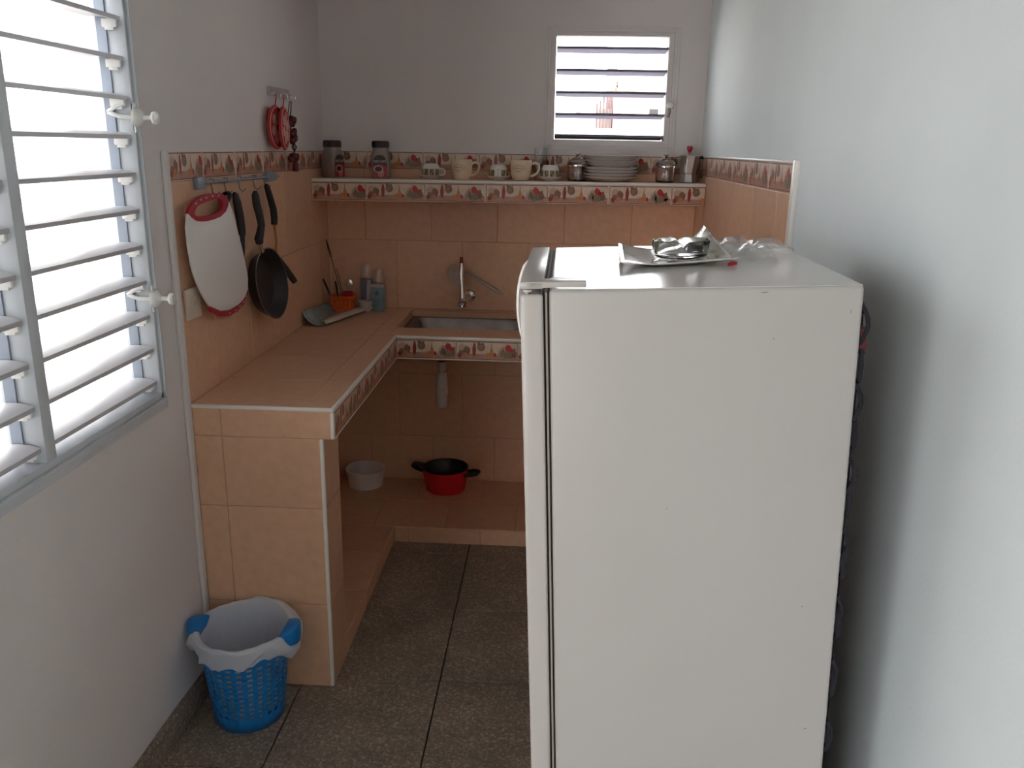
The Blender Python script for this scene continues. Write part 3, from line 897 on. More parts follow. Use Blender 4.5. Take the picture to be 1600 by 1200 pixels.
# cream mugs
def cream_mug(x, y, label):
    t = thing('coffee_mug', label, 'mug', (x, y, sz(x)), (0, 0, radians(-6)), 'cream mugs on the shelf')
    MB().lathe([(0, 0), (.030, 0), (.033, .003), (.040, .020), (.0445, .045), (.0465, .083), (.0455, .0845), (.0435, .083), (.041, .045), (.036, .02), (.028, .006), (0, .006)], n=36).build('bowl', 'cream_china', t, smooth=60)
    MB().tube([(.044, 0, .068), (.060, 0, .074), (.074, 0, .068), (.077, 0, .052), (.070, 0, .034), (.054, 0, .022), (.040, 0, .020)], [.006, .0055, .005, .005, .005, .0055, .006], 10, flat=(1, 1)).build('handle', 'cream_china', t, smooth=60)
    b = MB(); R1, R2 = [], []
    def wrap(a, z, e=.0012):
        r = .0400 + (.0445 - .0400) * (z - .020) / .025 if z < .045 else .0445 + .002 * (z - .045) / .038
        return ((r + e) * sin(a), -(r + e) * cos(a), z)
    for i in range(28):
        an = 2 * pi * i / 28
        R1.append(wrap(-.1 + .62 * cos(an), .052 + .0115 * sin(an))); R2.append(wrap(-.1 + .57 * cos(an), .052 + .0095 * sin(an)))
    b.rings([R1, R2])
    for k in range(9):
        u0 = -.1 - .42 + .094 * k
        b.quad([wrap(u0, .0490 + .001 * (k % 3)), wrap(u0 + .06, .0490), wrap(u0 + .06, .0550), wrap(u0, .0545 - .001 * (k % 2))])
    for k in range(5):
        u0 = -.1 - .25 + .1 * k
        b.quad([wrap(u0, .0345), wrap(u0 + .075, .0345), wrap(u0 + .075, .0370), wrap(u0, .0370)])
    b.build('oval_print', 'print_olive', t, smooth=0)
cream_mug(.634, 3.675, 'cream mug standing between the left and middle upturned cups')
cream_mug(.888, 3.675, 'cream mug standing in front of the tall drinking glass')

gl = MB().lathe([(0, 0), (.022, 0), (.024, .004), (.027, .135), (.0255, .135), (.0225, .008), (0, .008)], n=28).build('drinking_glass', 'glass', None, (.968, 3.775, sz(.968)), smooth=60)
tag(gl, 'tall clear drinking glass behind the right cream mug', 'glass')

def sugar_jar(x, label):
    t = thing('glass_canister', label, 'jar', (x, 3.705, sz(x)), group='lidded glass jars on the shelf')
    MB().lathe([(0, 0), (.036, 0), (.040, .004), (.041, .03), (.041, .060), (.036, .070), (.0345, .070), (.038, .058), (.038, .008), (0, .007)], n=28).build('glass_body', 'glass', t, smooth=60)
    MB().lathe([(.0418, .061), (.0425, .064), (.0418, .068), (.037, .068)], n=28).build('metal_ring', 'chrome', t, smooth=60)
    ld = MB().lathe([(.038, .070), (.0425, .072), (.043, .076), (.041, .080), (.037, .086), (.020, .097), (.008, .102), (.006, .106), (0, .106)], n=28).build('lid', 'glass_dim', t, smooth=60)
    MB().lathe([(0, .104), (.006, .105), (.007, .109), (.012, .113), (.012, .116), (0, .118)], n=18).build('lid_knob', 'chrome', ld, smooth=60)
sugar_jar(1.127, 'clear lidded glass jar left of the plate stack')
sugar_jar(1.500, 'clear lidded glass jar left of the octagonal coffee pot')

pm_big = MB().lathe([(0, .004), (.055, .0), (.065, .001), (.095, .012), (.116, .021), (.1175, .023), (.115, .0235), (.094, .015), (.065, .005), (0, .006)], n=48).mesh('plate', 'plate', smooth=60)
pm_deep = MB().lathe([(0, .004), (.050, .0), (.062, .002), (.084, .018), (.112, .027), (.114, .029), (.111, .0295), (.082, .021), (.060, .006), (0, .006)], n=48).mesh('plate', 'plate', smooth=60)
order = ['lowest plate', 'second plate from the bottom', 'third plate from the bottom', 'fourth plate from the bottom', 'fifth plate from the bottom', 'sixth plate from the bottom', 'seventh plate from the bottom', 'topmost plate']
zz = sz(1.268)
for k, nm in enumerate(order):
    o = link('dinner_plate', pm_big if k < 4 else pm_deep, None, (1.268 + .001 * ((k * 7) % 3 - 1), 3.712, zz))
    tag(o, nm + ' in the stack under the small window', 'plate', 'stacked plates on the shelf')
    zz += .0125 if k < 3 else (.0105 if k < 7 else 0)

# octagonal stove-top coffee pot
mk = thing('stovetop_coffee_pot', 'octagonal aluminium coffee pot with red lid knob and black handle', 'coffee pot', (1.596, 3.715, sz(1.596)), (0, radians(.5), 0))
def octr(r, z, ox=0): return [(ox + r * cos(pi / 8 + pi / 4 * i), r * sin(pi / 8 + pi / 4 * i), z) for i in range(8)]
MB().rings([octr(.038, 0), octr(.040, .003), octr(.035, .030), octr(.034, .036)], cap0=True, cap1=True).build('boiler', 'alu', mk, smooth=0, bevel=.0008)
MB().rings([octr(.0335, .036), octr(.035, .040), octr(.041, .100, .003), octr(.0425, .108, .003)], cap0=True, cap1=True).build('upper_chamber', 'alu', mk, smooth=0, bevel=.0008)
MB().quad([(-.030, -.010, .085), (-.050, 0, .108), (-.033, -.012, .108)]).quad([(-.030, .010, .085), (-.050, 0, .108), (-.033, .012, .108)]).quad([(-.030, -.010, .085), (-.030, .010, .085), (-.050, 0, .108)]).build('spout', 'alu', mk, smooth=0)
ld = MB().rings([octr(.0435, .108, .003), octr(.0435, .111, .003), octr(.012, .124, .0)], cap0=True, cap1=True).build('lid', 'alu', mk, smooth=0)
MB().lathe([(0, .122), (.006, .123), (.008, .130), (.012, .138), (.0125, .146), (.009, .150), (0, .151)], n=14).build('lid_knob', 'red_plastic', ld, smooth=60)
MB().tube([(.040, .0, .104), (.060, .0, .106), (.071, .0, .098), (.066, .0, .060), (.056, .0, .020)], [.007, .009, .010, .009, .007], 8, flat=(1, .8)).build('handle', 'black', mk, smooth=50)

# ------------------------------------------------------------------ upper hook rack on the left wall
def wx(a, b, t): return (t, a, b)
hr = thing('hook_rack', 'small chrome hook rack on the left wall above the border tiles', 'hook rack', (0, 3.245, 1.828))
MB().rings([[(.0, y, -.017), (.010, y, -.015), (.014, y, 0), (.010, y, .015), (.0, y, .017)] for y in (-.14, .09)], cap0=True, cap1=True).build('plate', 'chrome', hr, smooth=40)
for k, y in enumerate((-.10, -.06, -.02, .03, .075)):
    MB().tube([(.012, y, .0), (.022, y, -.004), (.026, y, -.018), (.033, y, -.024), (.038, y, -.018), (.038, y, -.010)], .0028, 8).build('hook', 'chrome', hr, smooth=50)
def holder(y, x, z, ry, rz, label):
    t = thing('pot_holder', label, 'pot holder', (x, y, z), (0, 0, rz), 'round red pot holders')
    xf = Matrix.Rotation(radians(90), 4, 'Y')
    MB().lathe([(0, -.006), (.070, -.006), (.076, -.003), (.077, 0), (.076, .003), (.070, .006), (0, .006)], n=32, xf=xf).build('pad', 'red_cloth', t, smooth=60)
    MB().tube([(.006, .071 * cos(2 * pi * i / 32), .071 * sin(2 * pi * i / 32)) for i in range(32)], .0018, 6, closed=True).build('piping', 'pink_cloth', t, smooth=50)
    b = MB()
    for k in range(6):
        a = 2 * pi * k / 6 + .3
        pts = []
        for i in range(12):
            u = 2 * pi * i / 12; px, py = .034 + .024 * cos(u), .013 * sin(u) * (1.3 - .3 * cos(3 * u))
            pts.append((.0066, px * cos(a) - py * sin(a), px * sin(a) + py * cos(a)))
        b.quad(pts)
    tag(b.build('leaf_print', 'pink_cloth', t, smooth=0), kind='stuff')
    MB().tube([(0, 0, .074), (.004, .004, .10), (.008, .0, .118)], .002, 6).build('loop', 'red_cloth', t, smooth=50)
holder(3.112, .026, 1.703, 0, radians(-3), 'round red pot holder with pale leaf print, hanging nearest the viewer')
holder(3.138, .046, 1.700, 0, radians(7), 'round red pot holder overlapping in front of the other one')
cs = thing('bead_string', 'dark red decorative string of bead clusters hanging beside the pot holders', 'hanging ornament', (.034, 3.255, 1.80))
MB().tube([(.004, -.01, .0), (.0, -.02, -.04), (-.004, -.012, -.065)], .0016, 6).build('cord', 'cord', cs, smooth=50)
MB().tube([(.004, .01, .0), (.004, .0, -.04), (.0, -.008, -.07), (.004, .008, -.14), (.006, .015, -.18), (.004, .02, -.205)], .0022, 6).build('cord', 'cord', cs, smooth=50)
random.seed(5)
for cz0, n, rr_ in ((-.072, 7, .0125), (-.112, 6, .011), (-.136, 6, .012), (-.206, 7, .012)):
    for k in range(n):
        a = 2 * pi * k / n
        MB().sphere((.0 + .014 * cos(a) * .7, .0 + .022 * sin(a) + .02 * (-cz0) / .2, cz0 + .010 * sin(k * 2.4)), rr_, 8, 6).build('bead', 'chilli', cs, smooth=60)
MB().tube([(.004, .018, -.15), (.012, .02, -.165), (.004, .022, -.182), (-.004, .02, -.166)], .003, 6, closed=True).build('ring', 'cord', cs, smooth=50)
MB().lathe([(.004, .0), (.011, -.02), (.013, -.045), (0, -.046)], (.004, .024, -.21), 10).build('tassel', 'chilli', cs, smooth=50)

# ------------------------------------------------------------------ utensil rail
ra = thing('utensil_rail', 'grey metal utensil rail with hooks on the left tiled wall', 'rail', (0, 2.75, 1.535))
b = MB(); b.box(.006, -.345, -.018, .024, -.292, .016)
b.build('end_bracket', 'gasket_grey' if 'gasket_grey' in M else 'channel', ra, bevel=.003, smooth=40)
b = MB(); b.prism([(.25, .014), (.27, .018), (.33, .012), (.385, -.004), (.33, -.018), (.25, -.020)], wx, .006, .024)
b.build('end_bracket', 'channel', ra, bevel=.003, smooth=40)
MB().tube([(.020, -.30, .0), (.020, .26, -.002)], .0052, 10).build('bar', 'channel', ra, smooth=50)
for y in (-.238, -.135, -.019, .118, .225):
    MB().tube([(.026, y + .004, -.004), (.024, y + .002, .008), (.016, y, .008), (.018, y - .004, -.012), (.022, y - .008, -.030), (.030, y - .006, -.040), (.038, y + .004, -.030)], .0022, 6).build('hook', 'steel', ra, smooth=50)

# cutting board
cb = thing('cutting_board', 'white rounded cutting board with dark red handle on the utensil rail', 'cutting board', (.031, 2.48, 1.31))
def loc2(P, c=(2.48, 1.31)): return [(a - c[0], b_ - c[1]) for a, b_ in P]
white = [(2.304, 1.471), (2.312, 1.456), (2.331, 1.44), (2.365, 1.435), (2.405, 1.434), (2.445, 1.434), (2.485, 1.436), (2.543, 1.448), (2.564, 1.466), (2.572, 1.482), (2.588, 1.468), (2.605, 1.448), (2.622, 1.415), (2.640, 1.374), (2.66, 1.335), (2.677, 1.292), (2.692, 1.25), (2.700, 1.218), (2.690, 1.184), (2.672, 1.170), (2.648, 1.159), (2.62, 1.153), (2.594, 1.149), (2.523, 1.147), (2.457, 1.157), (2.406, 1.176), (2.379, 1.186), (2.344, 1.219), (2.311, 1.259), (2.293, 1.29), (2.280, 1.32), (2.271, 1.371), (2.270, 1.424), (2.284, 1.458)]
MB().prism(loc2(white), wx, 0, .008).build('board', 'board', cb, bevel=.002, smooth=40)
hole = [(2.320, 1.456), (2.330, 1.466), (2.347, 1.475), (2.375, 1.480), (2.406, 1.483), (2.440, 1.486), (2.477, 1.487), (2.510, 1.485), (2.526, 1.480), (2.528, 1.470), (2.526, 1.462), (2.516, 1.453), (2.490, 1.447), (2.450, 1.443), (2.412, 1.443), (2.373, 1.445), (2.345, 1.447), (2.328, 1.450)]
outer = [(2.280, 1.462), (2.300, 1.477), (2.330, 1.489), (2.368, 1.498), (2.402, 1.502), (2.440, 1.504), (2.485, 1.503), (2.535, 1.498), (2.562, 1.489), (2.576, 1.476), (2.570, 1.462), (2.548, 1.446), (2.505, 1.434), (2.455, 1.430), (2.405, 1.429), (2.365, 1.431), (2.330, 1.436), (2.300, 1.448)]
ho, ou = loc2(hole), loc2(outer)
R_ = []
for P, t in ((ho, .0), (ou, .0), (ou, .0095), (ho, .0095), (ho, .0)): R_.append([(t, a, b_) for a, b_ in P])
MB().rings(R_).build('handle', 'red_plastic', cb, smooth=40)
bot = [(2.379, 1.184), (2.406, 1.174), (2.457, 1.155), (2.523, 1.145), (2.594, 1.147), (2.648, 1.157), (2.690, 1.182), (2.686, 1.168), (2.652, 1.142), (2.594, 1.130), (2.515, 1.128), (2.437, 1.142), (2.385, 1.168)]
MB().prism(loc2(bot), wx, .0005, .0075).build('foot_edge', 'red_plastic', cb, bevel=.001, smooth=40)
dots = MB()
for a, b_ in [(2.335, 1.483), (2.37, 1.491), (2.41, 1.4945), (2.455, 1.4965), (2.50, 1.4955), (2.525, 1.137), (2.57, 1.138), (2.61, 1.1435), (2.645, 1.151), (2.672, 1.165)]:
    dots.quad([(.0099 if b_ > 1.3 else .0079, a - 2.48 + .0035 * 1.5 * cos(i * pi / 4), b_ - 1.31 + .0022 * sin(i * pi / 4)) for i in range(8)])
tag(dots.build('dots', 'board', cb, smooth=0), kind='stuff')

# black ring-ended utensil behind the board
sk_ = thing('slotted_spoon', 'black utensil almost hidden behind the white cutting board', 'utensil', (.018, 2.60, 1.49))
MB().tube([(.004 + .012 * cos(2 * pi * i / 14), .012 * sin(2 * pi * i / 14) * 1.6, -.006 + .013 * sin(2 * pi * i / 14)) for i in range(14)], .0065, 8, closed=True).build('hanging_ring', 'black', sk_, smooth=50)
MB().tube([(.002, .0, -.02), (.0, -.01, -.10), (.0, -.02, -.17)], [.008, .007, .004], 8).build('handle', 'black', sk_, smooth=50)
MB().sphere((.0, -.03, -.205), .03, 12, 8, sc=(.25, 1, 1.2)).build('bowl', 'black', sk_, smooth=50)

sp1 = thing('spatula', 'black-handled spatula hanging between cutting board and frying pan', 'spatula', (.026, 2.685, 1.43))
MB().tube([(0, -.022, .064), (0, -.015, .060), (.001, -.006, .035), (.003, .004, -.01), (.004, .010, -.050), (.004, .012, -.070)], [.005, .010, .0135, .014, .013, .011], 12, flat=(1, .9)).build('handle', 'black', sp1, smooth=50)
MB().tube([(.004, .012, -.068), (.003, .012, -.11), (.0, .009, -.155)], [.0085, .0075, .0055], 8).build('shaft', 'black_soft', sp1, smooth=50)
MB().prism([(-.004, -.15), (.02, -.15), (.036, -.18), (.036, -.235), (-.02, -.235), (-.02, -.18)], wx, -.004, -.001).build('blade', 'black_soft', sp1, bevel=.0008, smooth=40)

# frying pan
n_p = Vector((1, -.10, .13)).normalized()
fp = thing('frying_pan', 'black non-stick frying pan hanging by its handle on the tiled wall', 'frying pan', (.063, 2.86, 1.178))
rotm = n_p.to_track_quat('Z', 'Y').to_matrix().to_4x4()
MB().lathe([(0, -.044), (.090, -.044), (.100, -.040), (.121, -.002), (.124, .001), (.121, .002), (.117, .0), (.098, -.036), (.088, -.040), (0, -.040)], n=48, xf=rotm).build('bowl', 'black_soft', fp, smooth=50)
MB().lathe([(.121, .0015), (.1245, .0022), (.1225, .003), (.1205, .0022)], n=48, xf=rotm).build('rim', 'steel', fp, smooth=50)
MB().tube([(-.012, -.045, .115), (-.011, -.060, .135), (-.010, -.068, .150)], [.007, .0075, .008], 10).build('ferrule', 'chrome', fp, smooth=50)
MB().tube([(-.010, -.072, .148), (-.010, -.078, .160), (-.009, -.064, .178), (-.007, -.052, .205), (-.009, -.060, .240), (-.012, -.072, .275), (-.013, -.076, .305), (-.013, -.074, .318)], [.013, .015, .0135, .0125, .013, .0135, .012, .006], 12).build('handle', 'black', fp, smooth=50)

# turner
tu = thing('turner', 'black turner with copper-coloured shaft hanging right of the frying pan', 'turner', (.030, 3.0, 1.40))
MB().tube([(0, -.046, .108), (0, -.040, .104), (.002, -.022, .070), (.004, .004, .022), (.003, .012, -.012), (.002, .010, -.034)], [.005, .010, .0115, .0125, .0125, .011], 12).build('handle', 'black', tu, smooth=50)
MB().tube([(.002, .010, -.034), (.003, .020, -.09), (.0, .012, -.145)], .0042, 8).build('shaft', 'copper', tu, smooth=50)
b = MB(); R_ = []
for s_, wd in ((0, .014), (.18, .03), (.5, .040), (.9, .040), (1, .030)):
    cx, cyy, czz = .0 + .052 * s_, .006 + .055 * s_, -.138 - .112 * s_
    R_.append([(cx - .003, cyy - wd * .6, czz - .003), (cx + .003, cyy - wd * .6, czz + .003), (cx + .003, cyy + wd * .6, czz + .003), (cx - .003, cyy + wd * .6, czz - .003)])
b.rings(R_, cap0=True, cap1=True)
b.build('blade', 'black_soft', tu, bevel=.0012, smooth=40)

# power outlet
ou_ = thing('power_outlet', 'ivory power outlet low on the tiled wall beside the window', 'outlet', (.006, 2.322, 1.205))
MB().box(0, -.046, -.046, .012, .046, .044).build('plate', 'ivory', ou_, bevel=.004, bseg=3, smooth=40)
MB().box(.012, -.020, -.026, .0145, .020, .022).build('insert', 'ivory', ou_, bevel=.001, smooth=40)
for y in (-.008, .008):
    MB().box(.0144, y - .0014, -.008, .0149, y + .0014, .006).build('slot', 'gasket_light', ou_, smooth=0)

# ------------------------------------------------------------------ counter things in the corner
pm = thing('place_mat', 'curled teal and cream plastic mat under the orange basket', 'mat', (.0, 3.36, CZ))
prof_ = [(.004, .062), (.012, .040), (.030, .018), (.055, .005), (.085, .0015), (.12, .0015)]
NV = 14; R_ = []; R2_ = []
for j in range(NV):
    v = j / (NV - 1); y = .40 * v; wdt = .085 + .115 * min(1, v * 1.05)
    row = []
    lift = 1 - .55 * v
    for a, zc_ in prof_[:5]:
        row.append((a + .010 - .004 * (1 - v), y + .02 * a * (1 - v), zc_ * lift + .0015))
    e = .02 + wdt
    fl_ = .020 + .035 * v * (1 - v) * 2
    row += [(e - .025, y, .002), (e - .006, y, .005), (e + .002, y, .013), (e - .004, y + .002, .021), (e - fl_ * .6, y + .006, .024), (e - fl_ * 1.4, y + .012, .021)]
    R_.append(row)
b = MB(); b.rings(R_, closed=False)
me_ = b.mesh('sheet', ['mat_teal', 'mat_cream'], smooth=60)
for p in me_.polygons:
    c = p.center
    col = p.index % 10
    p.material_index = 1 if col >= 7 else 0
o = link('sheet', me_, pm); solid(o, .0008, 0)

cbk = thing('cutlery_basket', 'orange plastic basket of cutlery in the counter corner', 'basket', (.102, 3.685, CZ + .0035))
def bask(wx_, wy_, z): return rrect(wx_, wy_, .012, z)
def rrect(hx, hy, r, z, n=4):
    P = []
    for cx, cy, a in ((hx - r, hy - r, 0), (-hx + r, hy - r, 90), (-hx + r, -hy + r, 180), (hx - r, -hy + r, 270)):
        for i in range(n):
            t = radians(a + 90 * i / (n - 1)); P.append((cx + r * cos(t), cy + r * sin(t), z))
    return P
b = MB()
b.rings([bask(.038, .030, .0), bask(.040, .032, .018)], cap0=True)
b.rings([bask(.047, .038, .056), bask(.050, .041, .072), bask(.054, .045, .072), bask(.054, .045, .076)])
solid(b.build('tray_and_rim', 'orange', cbk, smooth=40), .0018, 0)
for side in range(4):
    for k in range(5):
        u = -1 + 2 * (k + .5) / 5
        lo = (.040 * u, -.032, .016) if side == 0 else (.040, .032 * u, .016) if side == 1 else (.040 * u, .032, .016) if side == 2 else (-.040, .032 * u, .016)
        hi = (.047 * u, -.038, .058) if side == 0 else (.047, .038 * u, .058) if side == 1 else (.047 * u, .038, .058) if side == 2 else (-.047, .038 * u, .058)
        a, c = Vector(lo), Vector(hi); wv = (Vector((.0062, 0, 0)) if side % 2 == 0 else Vector((0, .005, 0)))
        nv = (Vector((0, .001, 0)) if side % 2 == 0 else Vector((.001, 0, 0)))
        bb_ = MB(); bb_.rings([[p - wv - nv, p + wv - nv, p + wv + nv, p - wv + nv] for p in (a, a.lerp(c, .5) , c)], cap0=True, cap1=True)
        bb_.build('slat', 'orange', cbk, smooth=0)
b = MB()
for z, q in ((.030, 0), (.044, 0)):
    k = (z - .016) / .042
    b.rings([bask(.0405 + .007 * k, .0325 + .006 * k, z), bask(.0405 + .007 * k, .0325 + .006 * k, z + .004)])
solid(b.build('band', 'orange', cbk, smooth=40), .0016, 0)
rc_ = MB().lathe([(0, .0), (.020, .0), (.026, .085), (.0245, .085), (.019, .003), (0, .003)], n=18).build('plastic_cup', 'red_plastic', None, (.118, 3.698, CZ + .006), smooth=50)
tag(rc_, 'red plastic cup standing inside the orange cutlery basket', 'cup')
def spoon(loc, rot, label):
    t = thing('teaspoon', label, 'spoon', loc, rot)
    MB().tube([(0, 0, 0), (0, .002, .06), (0, 0, .10)], [.0035, .0028, .0025], 8, flat=(1, .5)).build('handle', 'chrome', t, smooth=50)
    b = MB().sphere((0, 0, .124), .016, 14, 10, sc=(1, .28, 1.5)); b.build('bowl', 'chrome', t, smooth=60)
spoon((.128, 3.668, CZ + .008), (radians(4), radians(4), 0), 'steel spoon standing bowl-up in the orange basket')
def knife(loc, rot, label, L=.13):
    t = thing('table_knife', label, 'knife', loc, rot, 'dark-handled knives in the basket')
    MB().box(-.006, -.0008, 0, .006, .0008, L * .55).build('blade', 'steel', t, smooth=0)
    MB().tube([(0, 0, L * .5), (0, 0, L * .8), (0, 0, L)], [.006, .0075, .006], 8, flat=(1, .6)).build('handle', 'black', t, smooth=50)
knife((.075, 3.670, CZ + .008), (0, radians(-22), 0), 'dark-handled knife leaning out to the left of the orange basket', .155)
knife((.088, 3.672, CZ + .008), (0, radians(-7), 0), 'dark-handled knife upright between the leaning knife and the spoon', .135)
ks = thing('long_fork', 'long thin dark skewer fork rising from the orange basket into the corner', 'fork', (.110, 3.690, CZ + .008), (radians(3), radians(-13), 0))
MB().tube([(0, 0, 0), (0, 0, .25)], .0018, 6).build('shaft', 'wood', ks, smooth=50)
MB().tube([(0, 0, .245), (0, 0, .285), (0, 0, .325)], [.003, .0055, .003], 8).build('handle', 'wood', ks, smooth=50)
ks2 = MB().tube([(0, 0, 0), (0, 0, .19)], .0016, 6).build('skewer', 'wood', None, (.112, 3.70, CZ + .008), (0, radians(-12), 0), smooth=50)
tag(ks2, 'shorter thin wooden skewer beside the long fork in the basket', 'skewer')

bx = thing('blue_carton', 'small blue carton with white top in the counter corner', 'carton', (.243, 3.757, CZ), (0, 0, radians(-6)))
MB().box(-.030, -.018, 0, .030, .018, .105).build('body', 'carton_blue', bx, bevel=.0012, smooth=40)
MB().box(-.030, -.018, .1055, .030, .018, .122).build('top_flap', 'carton_white', bx, bevel=.0015, smooth=40)
MB().quad([(-.006 + 0, -.0185, .072), (.006, -.0185, .072), (.010, -.0185, .080), (.0, -.0185, .094), (-.010, -.0185, .080)]).build('drop_print', 'carton_dark', bx, smooth=0)
b2 = thing('detergent_packet', 'dark blue packet with pale stripe behind the orange basket', 'packet', (.188, 3.780, CZ), (0, 0, radians(5)))
MB().box(-.028, -.014, 0, .026, .014, .140).build('body', 'carton_dark', b2, bevel=.002, smooth=40)
MB().quad([(-.006, -.0145, .01), (.012, -.0145, .01), (.018, -.0145, .135), (.004, -.0145, .135)]).build('pale_stripe', 'carton_white', b2, smooth=0)
def tumbler(x, y, z, label):
    o = MB().lathe([(.030, 0), (.031, .003), (.025, .060), (.022, .066), (0, .067)], n=24).build('clear_tumbler', 'tumbler', None, (x, y, z), smooth=50)
    tag(o, label, 'tumbler', 'clear upturned tumblers in the corner')
tumbler(.246, 3.757, CZ + .1222, 'clear upturned tumbler standing on the blue carton')
tumbler(.187, 3.780, CZ + .1402, 'clear upturned tumbler standing on the dark blue packet')
sb = MB().lathe([(0, 0), (.020, 0), (.028, .022), (.032, .048), (.030, .048), (.026, .022), (0, .003)], n=24).build('small_tub', 'tumbler', None, (.196, 3.700, CZ + .004), smooth=50)
sb.data.materials[0] = M['carton_white']
tag(sb, 'small pale tub between the orange basket and the blue carton', 'tub')

# ------------------------------------------------------------------ under the counter
tb = thing('plastic_tub', 'empty white plastic tub on the plinth under the counter', 'tub', (.170, 3.715, PZ))
MB().lathe([(0, 0), (.072, 0), (.078, .004), (.087, .062), (.090, .062), (.092, .082), (.0955, .084), (.0955, .090), (.090, .090), (.087, .08), (.076, .006), (0, .005)], n=40).build('bowl', 'tub', tb, smooth=40)
po = thing('cooking_pot', 'red two-handled cooking pot with black interior under the sink', 'pot', (.556, 3.705, PZ), (0, 0, radians(-14)))
MB().lathe([(0, 0), (.086, 0), (.093, .006), (.107, .090), (.109, .112), (.107, .113)], n=44).build('body', 'red_enamel', po, smooth=50)
MB().lathe([(.1095, .112), (.1075, .1145), (.1045, .112), (.090, .008), (0, .006)], n=44).build('interior', 'black_soft', po, smooth=50)
for s_ in (-1, 1):
    b = MB().tube([(s_ * .104, -.028, .092), (s_ * .135, -.026, .098), (s_ * .158, -.012, .102), (s_ * .160, .012, .102), (s_ * .135, .026, .098), (s_ * .104, .028, .092)], [.009, .011, .013, .013, .011, .009], 8)
    b.build('handle', 'black', po, smooth=50)

# ------------------------------------------------------------------ waste bin
bn = thing('waste_bin', 'blue perforated plastic waste bin beside the counter end', 'bin', (.170, 2.122, 0))
R0, R1, BHt = .100, .130, .280
def bp(a, z): r = R0 + (R1 - R0) * z / BHt; return (r * cos(a), r * sin(a), z)
b = MB(); NC = 26
zl = [0.0, .045]
for k in range(11): zl += [.045 + k * .0168 + .0098, .045 + (k + 1) * .0168]
zl += [.245, BHt]
angs = []
for k in range(NC): angs += [2 * pi * k / NC, 2 * pi * (k + .52) / NC]
for i in range(len(zl) - 1):
    hole_row = (1 <= i <= 22) and (i % 2 == 1)
    for j in range(len(angs)):
        if hole_row and j % 2 == 0: continue
        a0, a1 = angs[j], angs[(j + 1) % len(angs)] + (2 * pi if j == len(angs) - 1 else 0)
        b.quad([bp(a0, zl[i]), bp(a1, zl[i]), bp(a1, zl[i + 1]), bp(a0, zl[i + 1])])
b.quad([bp(2 * pi * k / NC, .002) for k in range(NC)])
me_ = b.mesh('body', 'bin_blue', smooth=0)
bm = bmesh.new(); bm.from_mesh(me_); bmesh.ops.remove_doubles(bm, verts=bm.verts, dist=1e-5); bmesh.ops.recalc_face_normals(bm, faces=bm.faces); bm.to_mesh(me_); bm.free()
for p in me_.polygons: p.use_smooth = True
me_.set_sharp_from_angle(angle=radians(50))
solid(link('body', me_, bn), .0025, -1)
MB().tube([(.1325 * cos(2 * pi * i / 40), .1325 * sin(2 * pi * i / 40), BHt) for i in range(40)], .005, 8, closed=True).build('rim', 'bin_blue', bn, smooth=50)
for s_ in (-1, 1):
    b = MB(); R_ = []
    for i in range(9):
        a = -.42 + .84 * i / 8; q_ = cos(a / .42 * pi / 2) ** .6 if abs(a) < .42 else 0
        ri, ro = .126, .130 + .036 * q_
        h0 = BHt - .012; h1 = BHt + .006 + .020 * q_
        R_.append([(s_ * ri * cos(a), ri * sin(a), h0), (s_ * ro * cos(a), ro * sin(a), h0 + .004 * q_ - .02 * q_), (s_ * ro * cos(a), ro * sin(a), h1), (s_ * ri * cos(a), ri * sin(a), h1)])
    b.rings(R_, cap0=True, cap1=True)
    b.build('handle', 'bin_blue', bn, bevel=.003, smooth=50)
# bag
random.seed(8)
NA = 120
ph = [random.uniform(0, 6.28) for _ in range(12)]
def crease(a, k):   # sharp folds running round the bag
    return sum(w * (1 - 2 * abs(sin(f * a + ph[(k + i) % 12]))) for i, (f, w) in enumerate(((1.5, .35), (3.5, .35), (6, .2), (9.5, .15))))
rows = []
for t in [i / 26 for i in range(27)]:
    row = []
    for j in range(NA):
        a = 2 * pi * j / NA
        f_, s_, k_ = max(0, -sin(a)), abs(cos(a)) ** 3, max(0, sin(a))
        top = BHt + .014 + .005 * crease(a, 0) - .004 * f_ ** 2 + .014 * k_ ** .7 * (1 + .9 * crease(a, 7))
        if t < .42:      # inside, from the depth up to the rim
            u = t / .42
            z = .035 + (top - .035) * u
            r = R0 + (R1 - R0) * z / BHt - .007 - .012 * (.5 + .5 * crease(a, 2)) * (1 - u) - .006 * (.5 + .5 * crease(a + .6 * u, 4)) - .010 * (.5 + .5 * crease(1.7 * a + .9 * u, 6)) * sin(pi * u)
        elif t < .54:    # over the rim
            u = (t - .42) / .12
            z = top + .004 * sin(pi * u); r = .1235 + .0175 * u + .004 * crease(a, 4) * u
        else:            # hanging outside
            u = (t - .54) / .46
            drop = .030 + .032 * f_ ** 2 + .018 * crease(a, 1) + .034 * s_
            z = top - drop * u
            r = .143 + .026 * s_ * sin(pi * min(1, u * .8)) + (.004 + .012 * u) * crease(a + .5 * u, 5) - .010 * u * f_
            r = max(r, R0 + (R1 - R0) * z / BHt + .006)
        if s_ > .80 and t >= .36:   # tucked under the handles
            k = min(1, (s_ - .80) / .15)
            z -= .030 * k * (1 - .6 * max(0, (t - .54) / .46))
            if t > .45: r = max(r, .130 + .030 * k * (t - .45))
        row.append((r * cos(a), min(r * sin(a), .134), z))
    rows.append(row)
cen = [(.3 * x, .3 * y, z - .004 + .008 * random.random()) for x, y, z in rows[0]]
b = MB().rings([cen] + rows, cap0=True)
bag = b.build('bin_bag', 'bag', None, (.170, 2.122, 0), smooth=25)
tag(bag, 'crumpled translucent white bag lining the blue bin', 'bag')

